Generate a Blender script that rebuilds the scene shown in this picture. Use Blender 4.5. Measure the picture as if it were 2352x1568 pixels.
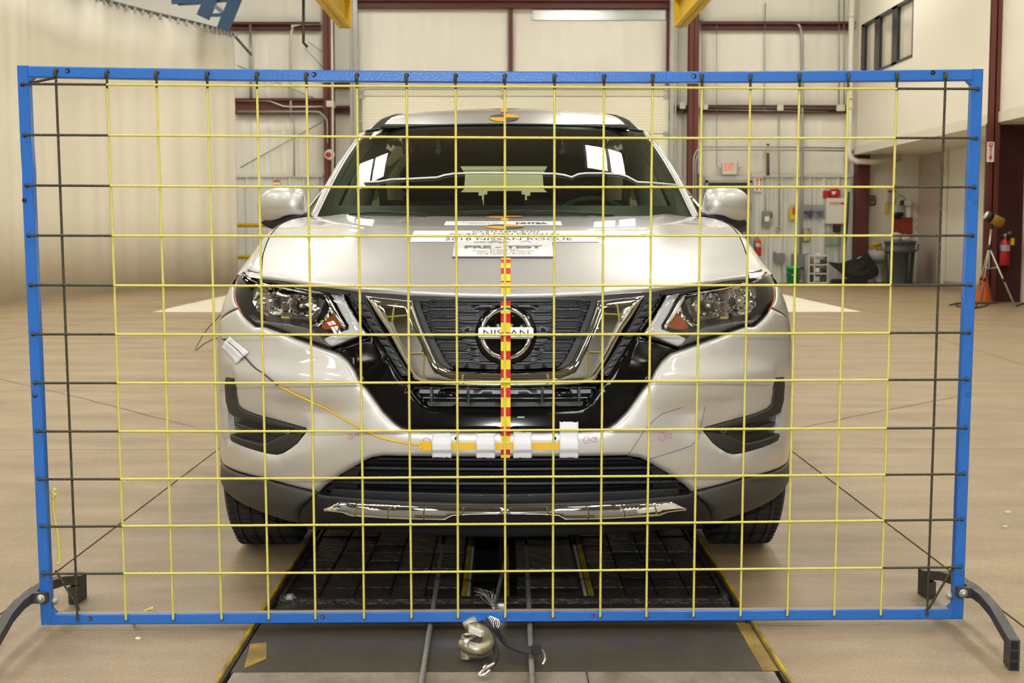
import bpy, bmesh, math, random
import numpy as np
from mathutils import Vector, Matrix
from mathutils.geometry import delaunay_2d_cdt

for _o in list(bpy.data.objects):
    bpy.data.objects.remove(_o)
random.seed(7)
rng = np.random.default_rng(7)
SC = bpy.context.scene
COL = SC.collection
PI = math.pi

# ------------------------------------------------------------------ camera
FPX, CAMH = 3050.0, 1.064
PITCH, YAW = math.atan(249 / FPX), math.atan(19 / FPX)
cam_d = bpy.data.cameras.new('camera')
cam = bpy.data.objects.new('camera', cam_d)
COL.objects.link(cam)
cam.location = (0, 0, CAMH)
cam.rotation_euler = (PI / 2 - PITCH, 0, -YAW)
cam_d.sensor_width = 36.0
cam_d.lens = FPX / 2352 * 36.0
cam_d.clip_start, cam_d.clip_end = 0.05, 200
cam_d.dof.use_dof = True
cam_d.dof.focus_distance = 3.75
cam_d.dof.aperture_fstop = 10.0
SC.camera = cam

# ------------------------------------------------------------------ world, light, exposure
wd = bpy.data.worlds.new('world'); SC.world = wd
wd.use_nodes = True
wd.node_tree.nodes['Background'].inputs[0].default_value = (0.9, 0.95, 1.0, 1)
wd.node_tree.nodes['Background'].inputs[1].default_value = 0.3
SC.view_settings.view_transform = 'Standard'
SC.view_settings.look = 'None'
SC.view_settings.exposure = 0.0
SC.view_settings.gamma = 1.0
SC.view_settings.use_curve_mapping = False
SC.cycles.max_bounces = 8
SC.cycles.diffuse_bounces = 4
SC.cycles.glossy_bounces = 4
SC.cycles.transparent_max_bounces = 10
SC.cycles.transmission_bounces = 6
SC.cycles.caustics_reflective = False
SC.cycles.caustics_refractive = False
SC.cycles.sample_clamp_indirect = 6.0
LAMP = 22.5            # radiance of the ceiling fixtures' diffusers
FLASH = 62.0           # the photographer's flash, on the camera's hot shoe
fl = bpy.data.lights.new('camera_flash', 'SPOT')
fl.energy = FLASH * 4.2
fl.color = (0.97, 0.98, 1.0)
fl.spot_size = math.radians(80); fl.spot_blend = 0.35
fl.shadow_soft_size = 0.02
flo = bpy.data.objects.new('camera_flash', fl); COL.objects.link(flo)
flo.location = (0.0, -0.02, CAMH + 0.16)
flo.rotation_euler = (PI / 2 - PITCH * 0.6, 0, 0)

# ------------------------------------------------------------------ pixel helpers (photograph frame 2352x1568)
RC = cam.rotation_euler.to_matrix()
def ray(px, py):
    return RC @ Vector(((px - 1176) / FPX, -(py - 784) / FPX, -1.0))
def W(px, py, Y):
    d = ray(px, py); t = Y / d.y
    return Vector((d.x * t, Y, CAMH + d.z * t))
def WX(px, py, X):
    d = ray(px, py); t = X / d.x
    return Vector((X, d.y * t, CAMH + d.z * t))
def G(px, py, z=0.0):
    d = ray(px, py); t = (z - CAMH) / d.z
    return Vector((d.x * t, d.y * t, z))

# ------------------------------------------------------------------ materials
MATS = {}
def mat(name, col, rough=0.5, metal=0.0, spec=0.5, coat=0.0, coat_r=0.03, var=0.0, vscale=6.0, vcol=None,
        bump=0.0, bscale=40.0, stretch=None, emit=None, estr=0.0, rvar=0.0, detail=4.0, fine=0.0, fscale=90.0):
    if name in MATS: return MATS[name]
    m = bpy.data.materials.new(name); m.use_nodes = True
    nt = m.node_tree; N = nt.nodes; L = nt.links
    b = N['Principled BSDF']
    b.inputs['Base Color'].default_value = (*col, 1)
    b.inputs['Roughness'].default_value = rough
    b.inputs['Metallic'].default_value = metal
    b.inputs['Specular IOR Level'].default_value = spec
    b.inputs['Coat Weight'].default_value = coat
    b.inputs['Coat Roughness'].default_value = coat_r
    if emit:
        b.inputs['Emission Color'].default_value = (*emit, 1)
        b.inputs['Emission Strength'].default_value = estr
    if var or bump or rvar:
        tc = N.new('ShaderNodeTexCoord'); mp = N.new('ShaderNodeMapping')
        L.new(tc.outputs['Object'], mp.inputs[0])
        if stretch: mp.inputs['Scale'].default_value = stretch
    if var or rvar:
        nz = N.new('ShaderNodeTexNoise'); nz.inputs['Scale'].default_value = vscale
        nz.inputs['Detail'].default_value = detail; nz.inputs['Roughness'].default_value = 0.6
        L.new(mp.outputs[0], nz.inputs['Vector'])
    if var:
        mx = N.new('ShaderNodeMix'); mx.data_type = 'RGBA'
        c2 = vcol or tuple(c * 0.55 for c in col)
        mx.inputs['A'].default_value = (*col, 1); mx.inputs['B'].default_value = (*c2, 1)
        mr = N.new('ShaderNodeMapRange')
        mr.inputs['From Min'].default_value = 0.35; mr.inputs['From Max'].default_value = 0.72
        mr.inputs['To Min'].default_value = 0.0; mr.inputs['To Max'].default_value = var
        L.new(nz.outputs['Fac'], mr.inputs['Value']); L.new(mr.outputs[0], mx.inputs['Factor'])
        out = mx.outputs['Result']
        if fine:
            nf = N.new('ShaderNodeTexNoise'); nf.inputs['Scale'].default_value = fscale; nf.inputs['Detail'].default_value = 3
            L.new(tc.outputs['Object'], nf.inputs['Vector'])
            mf = N.new('ShaderNodeMapRange'); mf.inputs['From Min'].default_value = 0.3; mf.inputs['From Max'].default_value = 0.7
            mf.inputs['To Min'].default_value = 1 - fine; mf.inputs['To Max'].default_value = 1 + fine
            L.new(nf.outputs['Fac'], mf.inputs['Value'])
            mm = N.new('ShaderNodeVectorMath'); mm.operation = 'SCALE'
            L.new(out, mm.inputs[0]); L.new(mf.outputs[0], mm.inputs['Scale']); out = mm.outputs[0]
        L.new(out, b.inputs['Base Color'])
    if rvar:
        mr = N.new('ShaderNodeMapRange')
        mr.inputs['From Min'].default_value = 0.3; mr.inputs['From Max'].default_value = 0.7
        mr.inputs['To Min'].default_value = max(0, rough - rvar); mr.inputs['To Max'].default_value = min(1, rough + rvar)
        L.new(nz.outputs['Fac'], mr.inputs['Value']); L.new(mr.outputs[0], b.inputs['Roughness'])
    if bump:
        n2 = N.new('ShaderNodeTexNoise'); n2.inputs['Scale'].default_value = bscale; n2.inputs['Detail'].default_value = 3
        L.new(mp.outputs[0], n2.inputs['Vector'])
        bp = N.new('ShaderNodeBump'); bp.inputs['Strength'].default_value = bump; bp.inputs['Distance'].default_value = 0.01
        L.new(n2.outputs['Fac'], bp.inputs['Height']); L.new(bp.outputs[0], b.inputs['Normal'])
    MATS[name] = m
    return m
def glass(name, tint, rough=0.0, ior=1.5, gcol=(1, 1, 1)):
    if name in MATS: return MATS[name]
    m = bpy.data.materials.new(name); m.use_nodes = True
    nt = m.node_tree; N = nt.nodes; L = nt.links
    N.remove(N['Principled BSDF'])
    t = N.new('ShaderNodeBsdfTransparent'); t.inputs[0].default_value = (*tint, 1)
    g = N.new('ShaderNodeBsdfGlossy'); g.inputs[0].default_value = (*gcol, 1); g.inputs['Roughness'].default_value = rough
    lw = N.new('ShaderNodeLayerWeight'); lw.inputs[0].default_value = 0.5
    pw = N.new('ShaderNodeMath'); pw.operation = 'POWER'; pw.inputs[1].default_value = 5.0
    f = N.new('ShaderNodeMath'); f.operation = 'MULTIPLY_ADD'; r0 = ((ior - 1) / (ior + 1)) ** 2
    f.inputs[1].default_value = 1 - r0; f.inputs[2].default_value = r0
    L.new(lw.outputs['Facing'], pw.inputs[0]); L.new(pw.outputs[0], f.inputs[0])
    mx = N.new('ShaderNodeMixShader')
    L.new(f.outputs[0], mx.inputs[0]); L.new(t.outputs[0], mx.inputs[1]); L.new(g.outputs[0], mx.inputs[2])
    L.new(mx.outputs[0], N['Material Output'].inputs[0])
    MATS[name] = m
    return m

# ------------------------------------------------------------------ object helpers
def link(o, parent=None):
    COL.objects.link(o)
    if parent is not None:
        o.parent = parent
        if parent.type == 'EMPTY':
            o.matrix_parent_inverse = Matrix.Translation(parent.location).inverted()
    return o
def tag(o, label=None, cat=None, group=None, kind=None):
    if label: o['label'] = label
    if cat: o['category'] = cat
    if group: o['group'] = group
    if kind: o['kind'] = kind
    return o
def thing(name, label, cat, loc=(0, 0, 0), group=None, kind=None):
    o = bpy.data.objects.new(name, None); o.empty_display_size = 0.1
    o.location = loc; COL.objects.link(o)
    return tag(o, label, cat, group, kind)
def mesh_obj(name, V, F, m, parent=None, smooth=False, midx=None):
    me = bpy.data.meshes.new(name)
    me.from_pydata([tuple(v) for v in V], [], [tuple(f) for f in F])
    ms = m if isinstance(m, (list, tuple)) else [m]
    for k in ms: me.materials.append(k)
    if midx is not None:
        me.polygons.foreach_set('material_index', list(midx))
    if smooth is True:
        me.polygons.foreach_set('use_smooth', [True] * len(me.polygons))
    elif smooth:
        me.polygons.foreach_set('use_smooth', list(smooth))
    me.validate(); me.update()
    o = bpy.data.objects.new(name, me)
    return link(o, parent)
def smoothstep(a, b, x):
    t = np.clip((np.asarray(x, float) - a) / (b - a), 0, 1)
    return t * t * (3 - 2 * t)
def catmull(P, n=8, closed=False):
    P = [Vector(p) for p in P]; out = []
    k = len(P)
    for i in range(k if closed else k - 1):
        if closed: p0, p1, p2, p3 = P[i - 1], P[i], P[(i + 1) % k], P[(i + 2) % k]
        else:
            p1, p2 = P[i], P[i + 1]
            p0 = P[i - 1] if i > 0 else p1 * 2 - p2
            p3 = P[i + 2] if i + 2 < k else p2 * 2 - p1
        for j in range(n):
            t = j / n
            out.append(0.5 * ((2 * p1) + (p2 - p0) * t + (2 * p0 - 5 * p1 + 4 * p2 - p3) * t * t + (3 * p1 - p0 - 3 * p2 + p3) * t ** 3))
    if not closed: out.append(P[-1])
    return out

class MB:
    """collects shapes, builds ONE mesh object"""
    def __init__(s): s.V = []; s.F = []; s.S = []; s.M = []
    def add(s, V, F, smooth=False, mi=0):
        o = len(s.V); s.V += [tuple(v) for v in V]
        for f in F:
            s.F.append(tuple(i + o for i in f)); s.S.append(smooth); s.M.append(mi)
        return s
    def box(s, x0, x1, y0, y1, z0, z1, b=0.0, mx=None, mi=0):
        if x0 > x1: x0, x1 = x1, x0
        if y0 > y1: y0, y1 = y1, y0
        if z0 > z1: z0, z1 = z1, z0
        b = min(b, (x1 - x0) * .45, (y1 - y0) * .45, (z1 - z0) * .45)
        if b <= 0:
            V = [(x, y, z) for x in (x0, x1) for y in (y0, y1) for z in (z0, z1)]
            F = [(0, 1, 3, 2), (4, 6, 7, 5), (0, 4, 5, 1), (2, 3, 7, 6), (0, 2, 6, 4), (1, 5, 7, 3)]
        else:
            bm = bmesh.new()
            bmesh.ops.create_cube(bm, size=1)
            for v in bm.verts:
                v.co = Vector(((x0 + x1) / 2 + v.co.x * (x1 - x0), (y0 + y1) / 2 + v.co.y * (y1 - y0), (z0 + z1) / 2 + v.co.z * (z1 - z0)))
            bmesh.ops.bevel(bm, geom=list(bm.edges), offset=b, segments=2, affect='EDGES')
            bm.verts.index_update()
            V = [v.co.copy() for v in bm.verts]; F = [[v.index for v in f.verts] for f in bm.faces]; bm.free()
        if mx is not None: V = [mx @ Vector(v) for v in V]
        return s.add(V, F, False, mi)
    def tube(s, P, r, n=8, closed=False, caps=True, smooth=True, sq=False, mi=0):
        P = [Vector(p) for p in P]; k = len(P)
        rs = r if isinstance(r, (list, tuple)) else [r] * k
        T = []
        for i in range(k):
            a = P[i - 1] if (i > 0 or closed) else P[i]
            c = P[(i + 1) % k] if (i < k - 1 or closed) else P[i]
            d = c - a
            T.append(d.normalized() if d.length > 1e-9 else Vector((0, 0, 1)))
        ref = Vector((0, 0, 1)) if abs(T[0].z) < 0.9 else Vector((0, 1, 0))
        u = (ref - T[0] * ref.dot(T[0])).normalized()
        V = []; F = []
        for i in range(k):
            u = (u - T[i] * u.dot(T[i]))
            u = u.normalized() if u.length > 1e-6 else T[i].orthogonal().normalized()
            w = T[i].cross(u)
            for j in range(n):
                a = 2 * PI * (j + (0.5 if sq else 0)) / n
                V.append(P[i] + (u * math.cos(a) + w * math.sin(a)) * rs[i])
        for i in range(k if closed else k - 1):
            for j in range(n):
                a, b2 = i * n + j, i * n + (j + 1) % n
                c, d = ((i + 1) % k) * n + (j + 1) % n, ((i + 1) % k) * n + j
                F.append((a, b2, c, d))
        if caps and not closed:
            F.append(tuple(range(n - 1, -1, -1))); F.append(tuple((k - 1) * n + j for j in range(n)))
        return s.add(V, F, smooth and not sq, mi)
    def lathe(s, prof, origin=(0, 0, 0), axis='z', n=24, smooth=True, mi=0, a0=0, a1=2 * PI):
        V = []; F = []; k = len(prof)
        full = abs(a1 - a0 - 2 * PI) < 1e-6
        m_ = n if full else n + 1
        for j in range(m_):
            a = a0 + (a1 - a0) * j / n; c, d = math.cos(a), math.sin(a)
            for r, h in prof:
                p = {'z': (r * c, r * d, h), 'y': (r * c, h, r * d), 'x': (h, r * c, r * d)}[axis]
                V.append((p[0] + origin[0], p[1] + origin[1], p[2] + origin[2]))
        for j in range(n):
            jn = (j + 1) % m_
            for i in range(k - 1):
                F.append((j * k + i, jn * k + i, jn * k + i + 1, j * k + i + 1))
        return s.add(V, F, smooth, mi)
    def prism(s, poly, y0, y1, mx=None, mi=0):
        """poly in xz, extruded along y"""
        n = len(poly)
        V = [(p[0], y0, p[1]) for p in poly] + [(p[0], y1, p[1]) for p in poly]
        F = [tuple(range(n)), tuple(range(2 * n - 1, n - 1, -1))] + [(i, i + n, (i + 1) % n + n, (i + 1) % n) for i in range(n)]
        if mx is not None: V = [mx @ Vector(v) for v in V]
        return s.add(V, F, False, mi)
    def grid(s, rows, smooth=True, mi=0, flip=False):
        nr, nc = len(rows), len(rows[0])
        V = [p for r in rows for p in r]; F = []
        for i in range(nr - 1):
            for j in range(nc - 1):
                f = (i * nc + j, i * nc + j + 1, (i + 1) * nc + j + 1, (i + 1) * nc + j)
                F.append(f[::-1] if flip else f)
        return s.add(V, F, smooth, mi)
    def sphere(s, c, r, n=12, sc=(1, 1, 1), mi=0):
        prof = [(r * math.sin(PI * i / n), r * math.cos(PI * i / n)) for i in range(n + 1)]
        t = MB(); t.lathe(prof, (0, 0, 0), 'z', n * 2)
        return s.add([(v[0] * sc[0] + c[0], v[1] * sc[1] + c[1], v[2] * sc[2] + c[2]) for v in t.V], t.F, True, mi)
    def build(s, name, m, parent=None, base=False):
        """base=True: top-level, origin at the base centre"""
        V = s.V; loc = None
        if base:
            A = np.array(V); loc = ((A[:, 0].min() + A[:, 0].max()) / 2, (A[:, 1].min() + A[:, 1].max()) / 2, A[:, 2].min())
            V = (A - np.array(loc)).tolist()
        o = mesh_obj(name, V, s.F, m, parent, s.S, s.M if isinstance(m, (list, tuple)) else None)
        if loc: o.location = loc
        bm = bmesh.new(); bm.from_mesh(o.data)
        bmesh.ops.recalc_face_normals(bm, faces=bm.faces); bm.to_mesh(o.data); bm.free()
        return o

TXT = {}
def text2d(s, bold=0.0, spacing=1.0):
    """flat letters as triangles in xy, cap height 1, centred in x, baseline at 0"""
    key = (s, bold, spacing)
    if key in TXT: return TXT[key]
    c = bpy.data.curves.new('t', 'FONT'); c.body = s; c.size = 1; c.align_x = 'CENTER'; c.resolution_u = 3
    c.offset = bold; c.space_character = spacing
    o = bpy.data.objects.new('t', c); COL.objects.link(o)
    dg = bpy.context.evaluated_depsgraph_get()
    me = bpy.data.meshes.new_from_object(o.evaluated_get(dg))
    V = np.array([v.co[:] for v in me.vertices]) if len(me.vertices) else np.zeros((0, 3))
    F = [tuple(p.vertices) for p in me.polygons]
    bpy.data.objects.remove(o); bpy.data.curves.remove(c); bpy.data.meshes.remove(me)
    V[:, :2] /= 0.70
    TXT[key] = (V, F)
    return V, F
def text_fit(s, w, h, bold=0.0, spacing=1.0):
    V, F = text2d(s, bold, spacing); V = V.copy()
    x0, x1, y0, y1 = V[:, 0].min(), V[:, 0].max(), V[:, 1].min(), V[:, 1].max()
    V[:, 0] = (V[:, 0] - (x0 + x1) / 2) * (w / (x1 - x0))
    V[:, 1] = (V[:, 1] - y0) * (h / (y1 - y0))
    return V, F
def wall_text(mb, s, cx, z0, w, h, y, bold=0.0, mi=0):
    """letters on a wall that faces -y"""
    V, F = text_fit(s, w, h, bold)
    return mb.add([(cx + v[0], y, z0 + v[1]) for v in V], F, False, mi)
# ================================================================== THE HALL
WHITE = mat('insulation_vinyl', (0.80, 0.77, 0.69), 0.42, var=0.25, vscale=2.2, vcol=(0.72, 0.685, 0.60), stretch=(1.6, 1, 0.12), bump=0.9, bscale=3.5, spec=0.5)
DRYW = mat('painted_drywall', (0.80, 0.76, 0.66), 0.6)
CREAM = mat('cream_door_paint', (0.76, 0.73, 0.58), 0.45)
MAROON = mat('maroon_steel', (0.125, 0.026, 0.018), 0.5, var=0.3, vscale=3)
MAROON_D = mat('dark_maroon_board', (0.060, 0.010, 0.009), 0.7, var=0.3, vscale=1.5)
LINER = mat('grey_liner_panel', (0.66, 0.66, 0.615), 0.4, var=0.2, vscale=2, vcol=(0.55, 0.56, 0.53), stretch=(1, 1, .2))
GALV = mat('galvanised', (0.42, 0.42, 0.39), 0.38, metal=0.5, var=0.3, vscale=9)
BLACKP = mat('black_plastic', (0.014, 0.014, 0.013), 0.45)
YEL = mat('crane_yellow', (0.62, 0.40, 0.008), 0.4, var=0.3, vscale=4, vcol=(0.42, 0.26, 0.005))
BLUED = mat('crane_blue', (0.010, 0.050, 0.11), 0.45, var=0.3, vscale=5)
BEIGEPAINT = mat('cream_conduit', (0.66, 0.62, 0.52), 0.4)
CEILM = mat('dimmed_ceiling_vinyl', (0.24, 0.235, 0.215), 0.6, bump=0.5, bscale=3, stretch=(1, .15, 1))
CONC = mat('concrete', (0.325, 0.230, 0.117), 0.45, var=0.8, vscale=1.5, vcol=(0.21, 0.157, 0.088), stretch=(0.6, 1.7, 1), bump=0.15, bscale=70, rvar=0.1, detail=12, fine=.17, fscale=70)
CONC_N = mat('concrete_by_the_track', (0.32, 0.235, 0.138), 0.5, var=0.8, vscale=2.6, vcol=(0.20, 0.152, 0.10), stretch=(0.6, 2.0, 1), bump=0.25, bscale=90, rvar=0.08, detail=12, fine=.22, fscale=150)
JOINT = mat('joint_filler', (0.06, 0.05, 0.04), 0.9)
WPAINT = mat('white_floor_paint', (0.80, 0.74, 0.60), 0.5, var=0.3, vscale=2.5, vcol=(0.66, 0.58, 0.45))
YB, ZT = 28.7, 8.6
XL, XR, YN = -13.0, 13.0, -13.0

# floor: sub-base and slabs
b = MB(); b.box(XL, -0.70, YN, YB, -0.30, -0.012); b.box(0.70, XR, YN, YB, -0.30, -0.012); b.box(-0.70, 0.70, YN, YB, -0.42, -0.30)
floor = b.build('floor', JOINT); tag(floor, 'tan concrete hall floor with straight joints', kind='structure')
xs = [XL, -8.6, -5.0, -1.41, -0.69]
ys = [YN, -4.0, 6.49, 17.9, YB]
g = 0.004
for side in (1, -1):
    for i in range(4):
        for j in range(4):
            a, c = xs[i] + (g if i else 0), xs[i + 1] - (g if i < 3 else 0)
            if side > 0: a, c = -c, -a
            s_ = MB(); s_.box(a, c, ys[j] + g * (j > 0), ys[j + 1] - g * (j < 3), -0.06, 0.0)
            s_.build('slab', CONC if i < 3 else CONC_N, floor)
def floor_strip(P, w, m, name, z=0.0015):
    rows = []
    P = [Vector((p[0], p[1], z)) for p in P]
    for k, p in enumerate(P):
        d = (P[min(k + 1, len(P) - 1)] - P[max(k - 1, 0)]).normalized(); n = Vector((-d.y, d.x, 0)) * w / 2
        rows.append([p + n, p - n])
    q = MB(); q.grid(rows, False); return q.build(name, m, floor)
CRACK = mat('floor_crack', (0.17, 0.125, 0.08), 0.9)
def crack(pts, w):
    P = [G(*p) for p in pts]; Q = []
    for a, c in zip(P[:-1], P[1:]):
        for t in range(10):
            q = a.lerp(c, t / 10); Q.append((q.x + random.uniform(-.006, .006), q.y + random.uniform(-.01, .01)))
    Q.append((P[-1].x, P[-1].y)); floor_strip(Q, w, CRACK, 'crack')
crack([(-60, 856), (180, 912), (448, 981)], 0.008)
crack([(1830, 985), (1990, 950), (2068, 936), (2230, 905)], 0.007)
crack([(2352, 838), (2150, 775), (1990, 736)], 0.01)
q = MB(); q.box(-4.75, -0.69, 17.93, 28.2, 0.0, 0.0015); q.build('painted_area', WPAINT, floor)
q = MB(); q.box(0.69, 4.85, 17.93, 28.2, 0.0, 0.0015); q.build('painted_area', WPAINT, floor)
q = MB(); q.box(-0.69, 0.69, 17.93, 28.2, -0.06, -0.001); q.build('track_cover', WPAINT, floor)

# shell
q = MB(); q.box(XL, XR, YB, YB + 0.2, 0, ZT); wall_back = q.build('wall_back', WHITE); tag(wall_back, 'white insulated rear wall with maroon girts and a sectional door', kind='structure')
q = MB(); q.box(XL - .2, XL, YN, YB, 0, ZT); tag(q.build('wall_left', mat('dim_side_wall', (.26, .25, .22), .7)), 'side wall behind the curtain, coloured dark to dim the windscreen reflection', kind='structure')  # wall colour darkened so the windscreen reflects less
q = MB(); q.box(XL, XR, YN - .2, YN, 0, ZT); wf = q.build('wall_front', mat('dim_grey_wall', (.20, .19, .17), .7)); tag(wf, 'wall behind the camera, coloured dark to dim reflections in the car', kind='structure')  # dark colour keeps the gloss black and chrome reflections low
q = MB(); q.box(XL - .2, XR + .2, YN - .2, YB + .2, ZT, ZT + .2); tag(q.build('ceiling', CEILM), 'insulated roof of the hall, coloured dark to dim its reflection', kind='structure')  # roof dimness is put into its colour for the windscreen reflection
q = MB(); q.box(XR, XR + .2, YN, YB, 0, ZT); wr = q.build('wall_outer', DRYW); tag(wr, 'outer wall behind the office block', kind='structure')

# rear wall: girts, columns, headers (parts of the wall)
def bwx(px, Y=YB): return (px - 1157) * Y / FPX
def bwz(py, Y=YB): return W(1157, py, Y).z
def girt(px0, px1, py0, py1, d=0.2, name='girt', m=MAROON):
    z1, z0 = bwz(py0), bwz(py1)
    q = MB(); x0, x1 = bwx(px0), bwx(px1)
    q.box(x0, x1, YB - d, YB, z1 - 0.012, z1); q.box(x0, x1, YB - d, YB, z0, z0 + 0.012); q.box(x0, x1, YB - d + .1, YB - d + .112, z0, z1)
    q.box(x0, x1, YB - d, YB - d + .01, z1 - .05, z1)
    return q.build(name, m, wall_back)
girt(520, 745, 54, 70); girt(545, 750, 228, 262); girt(775, 812, 245, 262); girt(775, 812, 178, 204)
girt(828, 1530, 0, 21); girt(1604, 1950, 52, 68); girt(1604, 1940, 243, 260); girt(1538, 1575, 243, 260)
q = MB()
def column(px0, px1, ztop=ZT, Y0=YB - .45, py=None):
    q = MB(); x0, x1 = bwx(px0, Y0), bwx(px1, Y0)
    q.box(x0, x1, Y0, Y0 + .015, 0, ztop); q.box(x0, x1, Y0 + .25, Y0 + .265, 0, ztop); q.box((x0 + x1) / 2 - .006, (x0 + x1) / 2 + .006, Y0, Y0 + .26, 0, ztop)
    return q.build('column', MAROON, wall_back)
column(748, 771); column(1578, 1600)
q = MB(); q.box(bwx(1168), bwx(1178), YB - .12, YB - .1, 4.35, 6.0); q.build('mullion', MAROON, wall_back)
q = MB(); q.box(bwx(1524), bwx(1531), YB - .12, YB - .1, 4.2, 6.0); q.build('mullion', MAROON, wall_back)
q = MB(); q.box(bwx(820), bwx(830), YB - .3, YB - .26, 0, 7); q.box(bwx(812), bwx(818), YB - .3, YB - .28, 0, 7); q.build('door_track', GALV, wall_back)
q = MB(); q.box(bwx(1531), bwx(1540), YB - .3, YB - .26, 0, 7); q.box(bwx(1542), bwx(1545), YB - .3, YB - .28, 0, 7); q.build('door_track', GALV, wall_back)
SHINY = mat('aluminium_flashing', (0.62, 0.63, 0.60), 0.22, metal=0.9, var=0.5, vscale=3, vcol=(0.32, 0.36, 0.34))
q = MB(); q.box(bwx(1222), bwx(1524), YB - .03, YB - .01, bwz(46), bwz(23)); q.build('flashing', SHINY, wall_back)
# wrinkled vinyl bays (slightly billowed, proud of the wall)
def bay(px0, px1, py0, py1, amp=0.05, n=60):
    x0, x1, z1, z0 = bwx(px0), bwx(px1), bwz(py0), bwz(py1); rows = []
    ph = [random.uniform(0, 6) for _ in range(6)]
    for i in range(17):
        v = i / 16; row = []
        for j in range(n + 1):
            u = j / n; e = (math.sin(PI * u) ** .4) * (math.sin(PI * v) ** .5)
            wr = 0.020 * (math.sin(u * 37 + ph[0]) + math.sin(u * 61 + ph[1] + v * 2) + .7 * math.sin(u * 97 + ph[2])) * (0.25 + abs(v - .5) * 1.6)
            row.append((x0 + (x1 - x0) * u, YB - .012 - amp * e - (wr * .6 + .008) * e, z0 + (z1 - z0) * v))
        rows.append(row)
    q = MB(); q.grid(rows, True, flip=True); return q.build('insulation_bay', WHITE, wall_back)
bay(830, 1166, 24, 200); bay(1180, 1524, 48, 200); bay(1606, 1946, 70, 242, .06); bay(1606, 1946, 262, 404, .05)
bay(545, 746, 72, 226); bay(545, 746, 264, 404); bay(1606, 1946, -90, 50, .06); bay(520, 746, -90, 52); bay(774, 812, 264, 404, .03, 16); bay(1546, 1576, 262, 404, .03, 16)
# corrugated liner sheets with top trim
def liner(x0, x1, z1, name='liner_panel'):
    prof = []; x = x0
    while x < x1:
        prof += [(x, 0), (x + .035, -.035), (x + .075, -.035), (x + .11, 0), (x + .165, 0), (x + .18, -.012), (x + .20, 0)]
        x += .305
    prof = [p for p in prof if p[0] <= x1] + [(x1, 0)]
    rows = [[(p[0], YB - .07 + p[1], z) for p in prof] for z in (0.0, z1)]
    q = MB(); q.grid(rows, False); o = q.build(name, LINER, wall_back)
    q = MB(); q.box(x0, x1, YB - .12, YB, z1, z1 + .05); q.box(x0, x1, YB - .125, YB - .12, z1 - .03, z1 + .05); q.build('liner_trim', LINER, wall_back)
zl = bwz(404)
liner(-8.6, bwx(748) - .02, zl); liner(bwx(774), bwx(812), zl); liner(bwx(1545), bwx(1577), zl); liner(bwx(1602), bwx(1616), zl); liner(bwx(1720), 7.46, zl)
q = MB(); q.box(bwx(1616), bwx(1720), YB - .1, YB - .02, bwz(415), zl); q.build('liner_panel', LINER, wall_back)

# sectional door
door = MB(); door.box(bwx(838), bwx(1530), YB - .16, YB - .12, 0.0, 0.05)
dr = door.build('door_1', CREAM); tag(dr, 'wide cream sectional overhead door in the rear wall', kind='structure')
zz = 0.05; ztop = bwz(207)
while zz < ztop - .05:
    z1 = min(zz + .78, ztop)
    prof = []
    n = 13
    for k in range(n + 1):
        z = zz + .008 + (z1 - zz - .016) * k / n
        prof += [(z, 0.0), (z + .004, -.006)] if 0 < k < n else [(z, 0)]
    rows = [[(x, YB - .18 + p[1], p[0]) for x in (bwx(838), bwx(1530))] for p in prof]
    q = MB(); q.grid(rows, False); q.box(bwx(838), bwx(1530), YB - .176, YB - .13, zz + .008, z1 - .008); q.build('door_section', CREAM, dr)
    for xx in (-3.0, 0.0, 3.45):
        q = MB(); q.box(xx - .05, xx + .05, YB - .205, YB - .17, z1 - .05, z1 + .04); q.build('hinge', GALV, dr)
    zz = z1
for s_, e in ((824, 838), (1530, 1536)):
    z = .4
    while z < 4.2:
        q = MB(); q.box(bwx(s_), bwx(e), YB - .25, YB - .2, z, z + .05); q.build('bracket', GALV, dr); z += .5
q = MB(); q.box(bwx(838), bwx(1532), YB - .2, YB - .1, bwz(207), bwz(200)); q.build('header_trim', GALV, dr)

# personnel door
q = MB(); q.box(bwx(1621), bwx(1716), YB - .16, YB - .12, 0.01, bwz(420), .005)
d2 = q.build('door_2', mat('dark_door', (0.035, 0.03, 0.024), .5)); tag(d2, 'dark personnel door under the exit sign', kind='structure')
q = MB(); q.box(bwx(1616), bwx(1621), YB - .2, YB - .1, 0, bwz(415)); q.box(bwx(1716), bwx(1721), YB - .2, YB - .1, 0, bwz(415)); q.box(bwx(1616), bwx(1721), YB - .2, YB - .1, bwz(420), bwz(414)); q.build('door_frame', GALV, d2)
q = MB(); q.lathe([(0, -.08), (.028, -.075), (.034, -.045), (.026, -.02), (.012, -.015), (.012, 0)], (bwx(1704), YB - .16, bwz(535)), 'y', 16); q.build('door_knob', GALV, d2)

# conduits, braces, boxes on the rear wall: parts of the wall
def conduit(pts, r=.018, Y=YB - .16, m=GALV, bend=True, name='conduit'):
    P = []
    for p in pts:
        yy = p[2] if len(p) > 2 else Y
        P.append(W(p[0], p[1], yy))
    if bend and len(P) > 2:
        Q = [P[0]]
        for a, c, d in zip(P[:-2], P[1:-1], P[2:]):
            k = min(.22, (a - c).length * .45, (d - c).length * .45)
            A, D = c + (a - c).normalized() * k, c + (d - c).normalized() * k
            Q += [A, A.lerp(c, .5).lerp(c.lerp(D, .5), .35), A.lerp(c, .78).lerp(c.lerp(D, .22), .5), A.lerp(c, .5).lerp(c.lerp(D, .5), .65), D]
        Q.append(P[-1]); P = Q
    q = MB(); q.tube(P, r, 8); return q.build(name, m, wall_back)
conduit([(575, 53), (577, 232)], .03); conduit([(1646, 56), (1646, 382)], .008, m=GALV); conduit([(1758, 8), (1755, 255)], .012)
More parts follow.
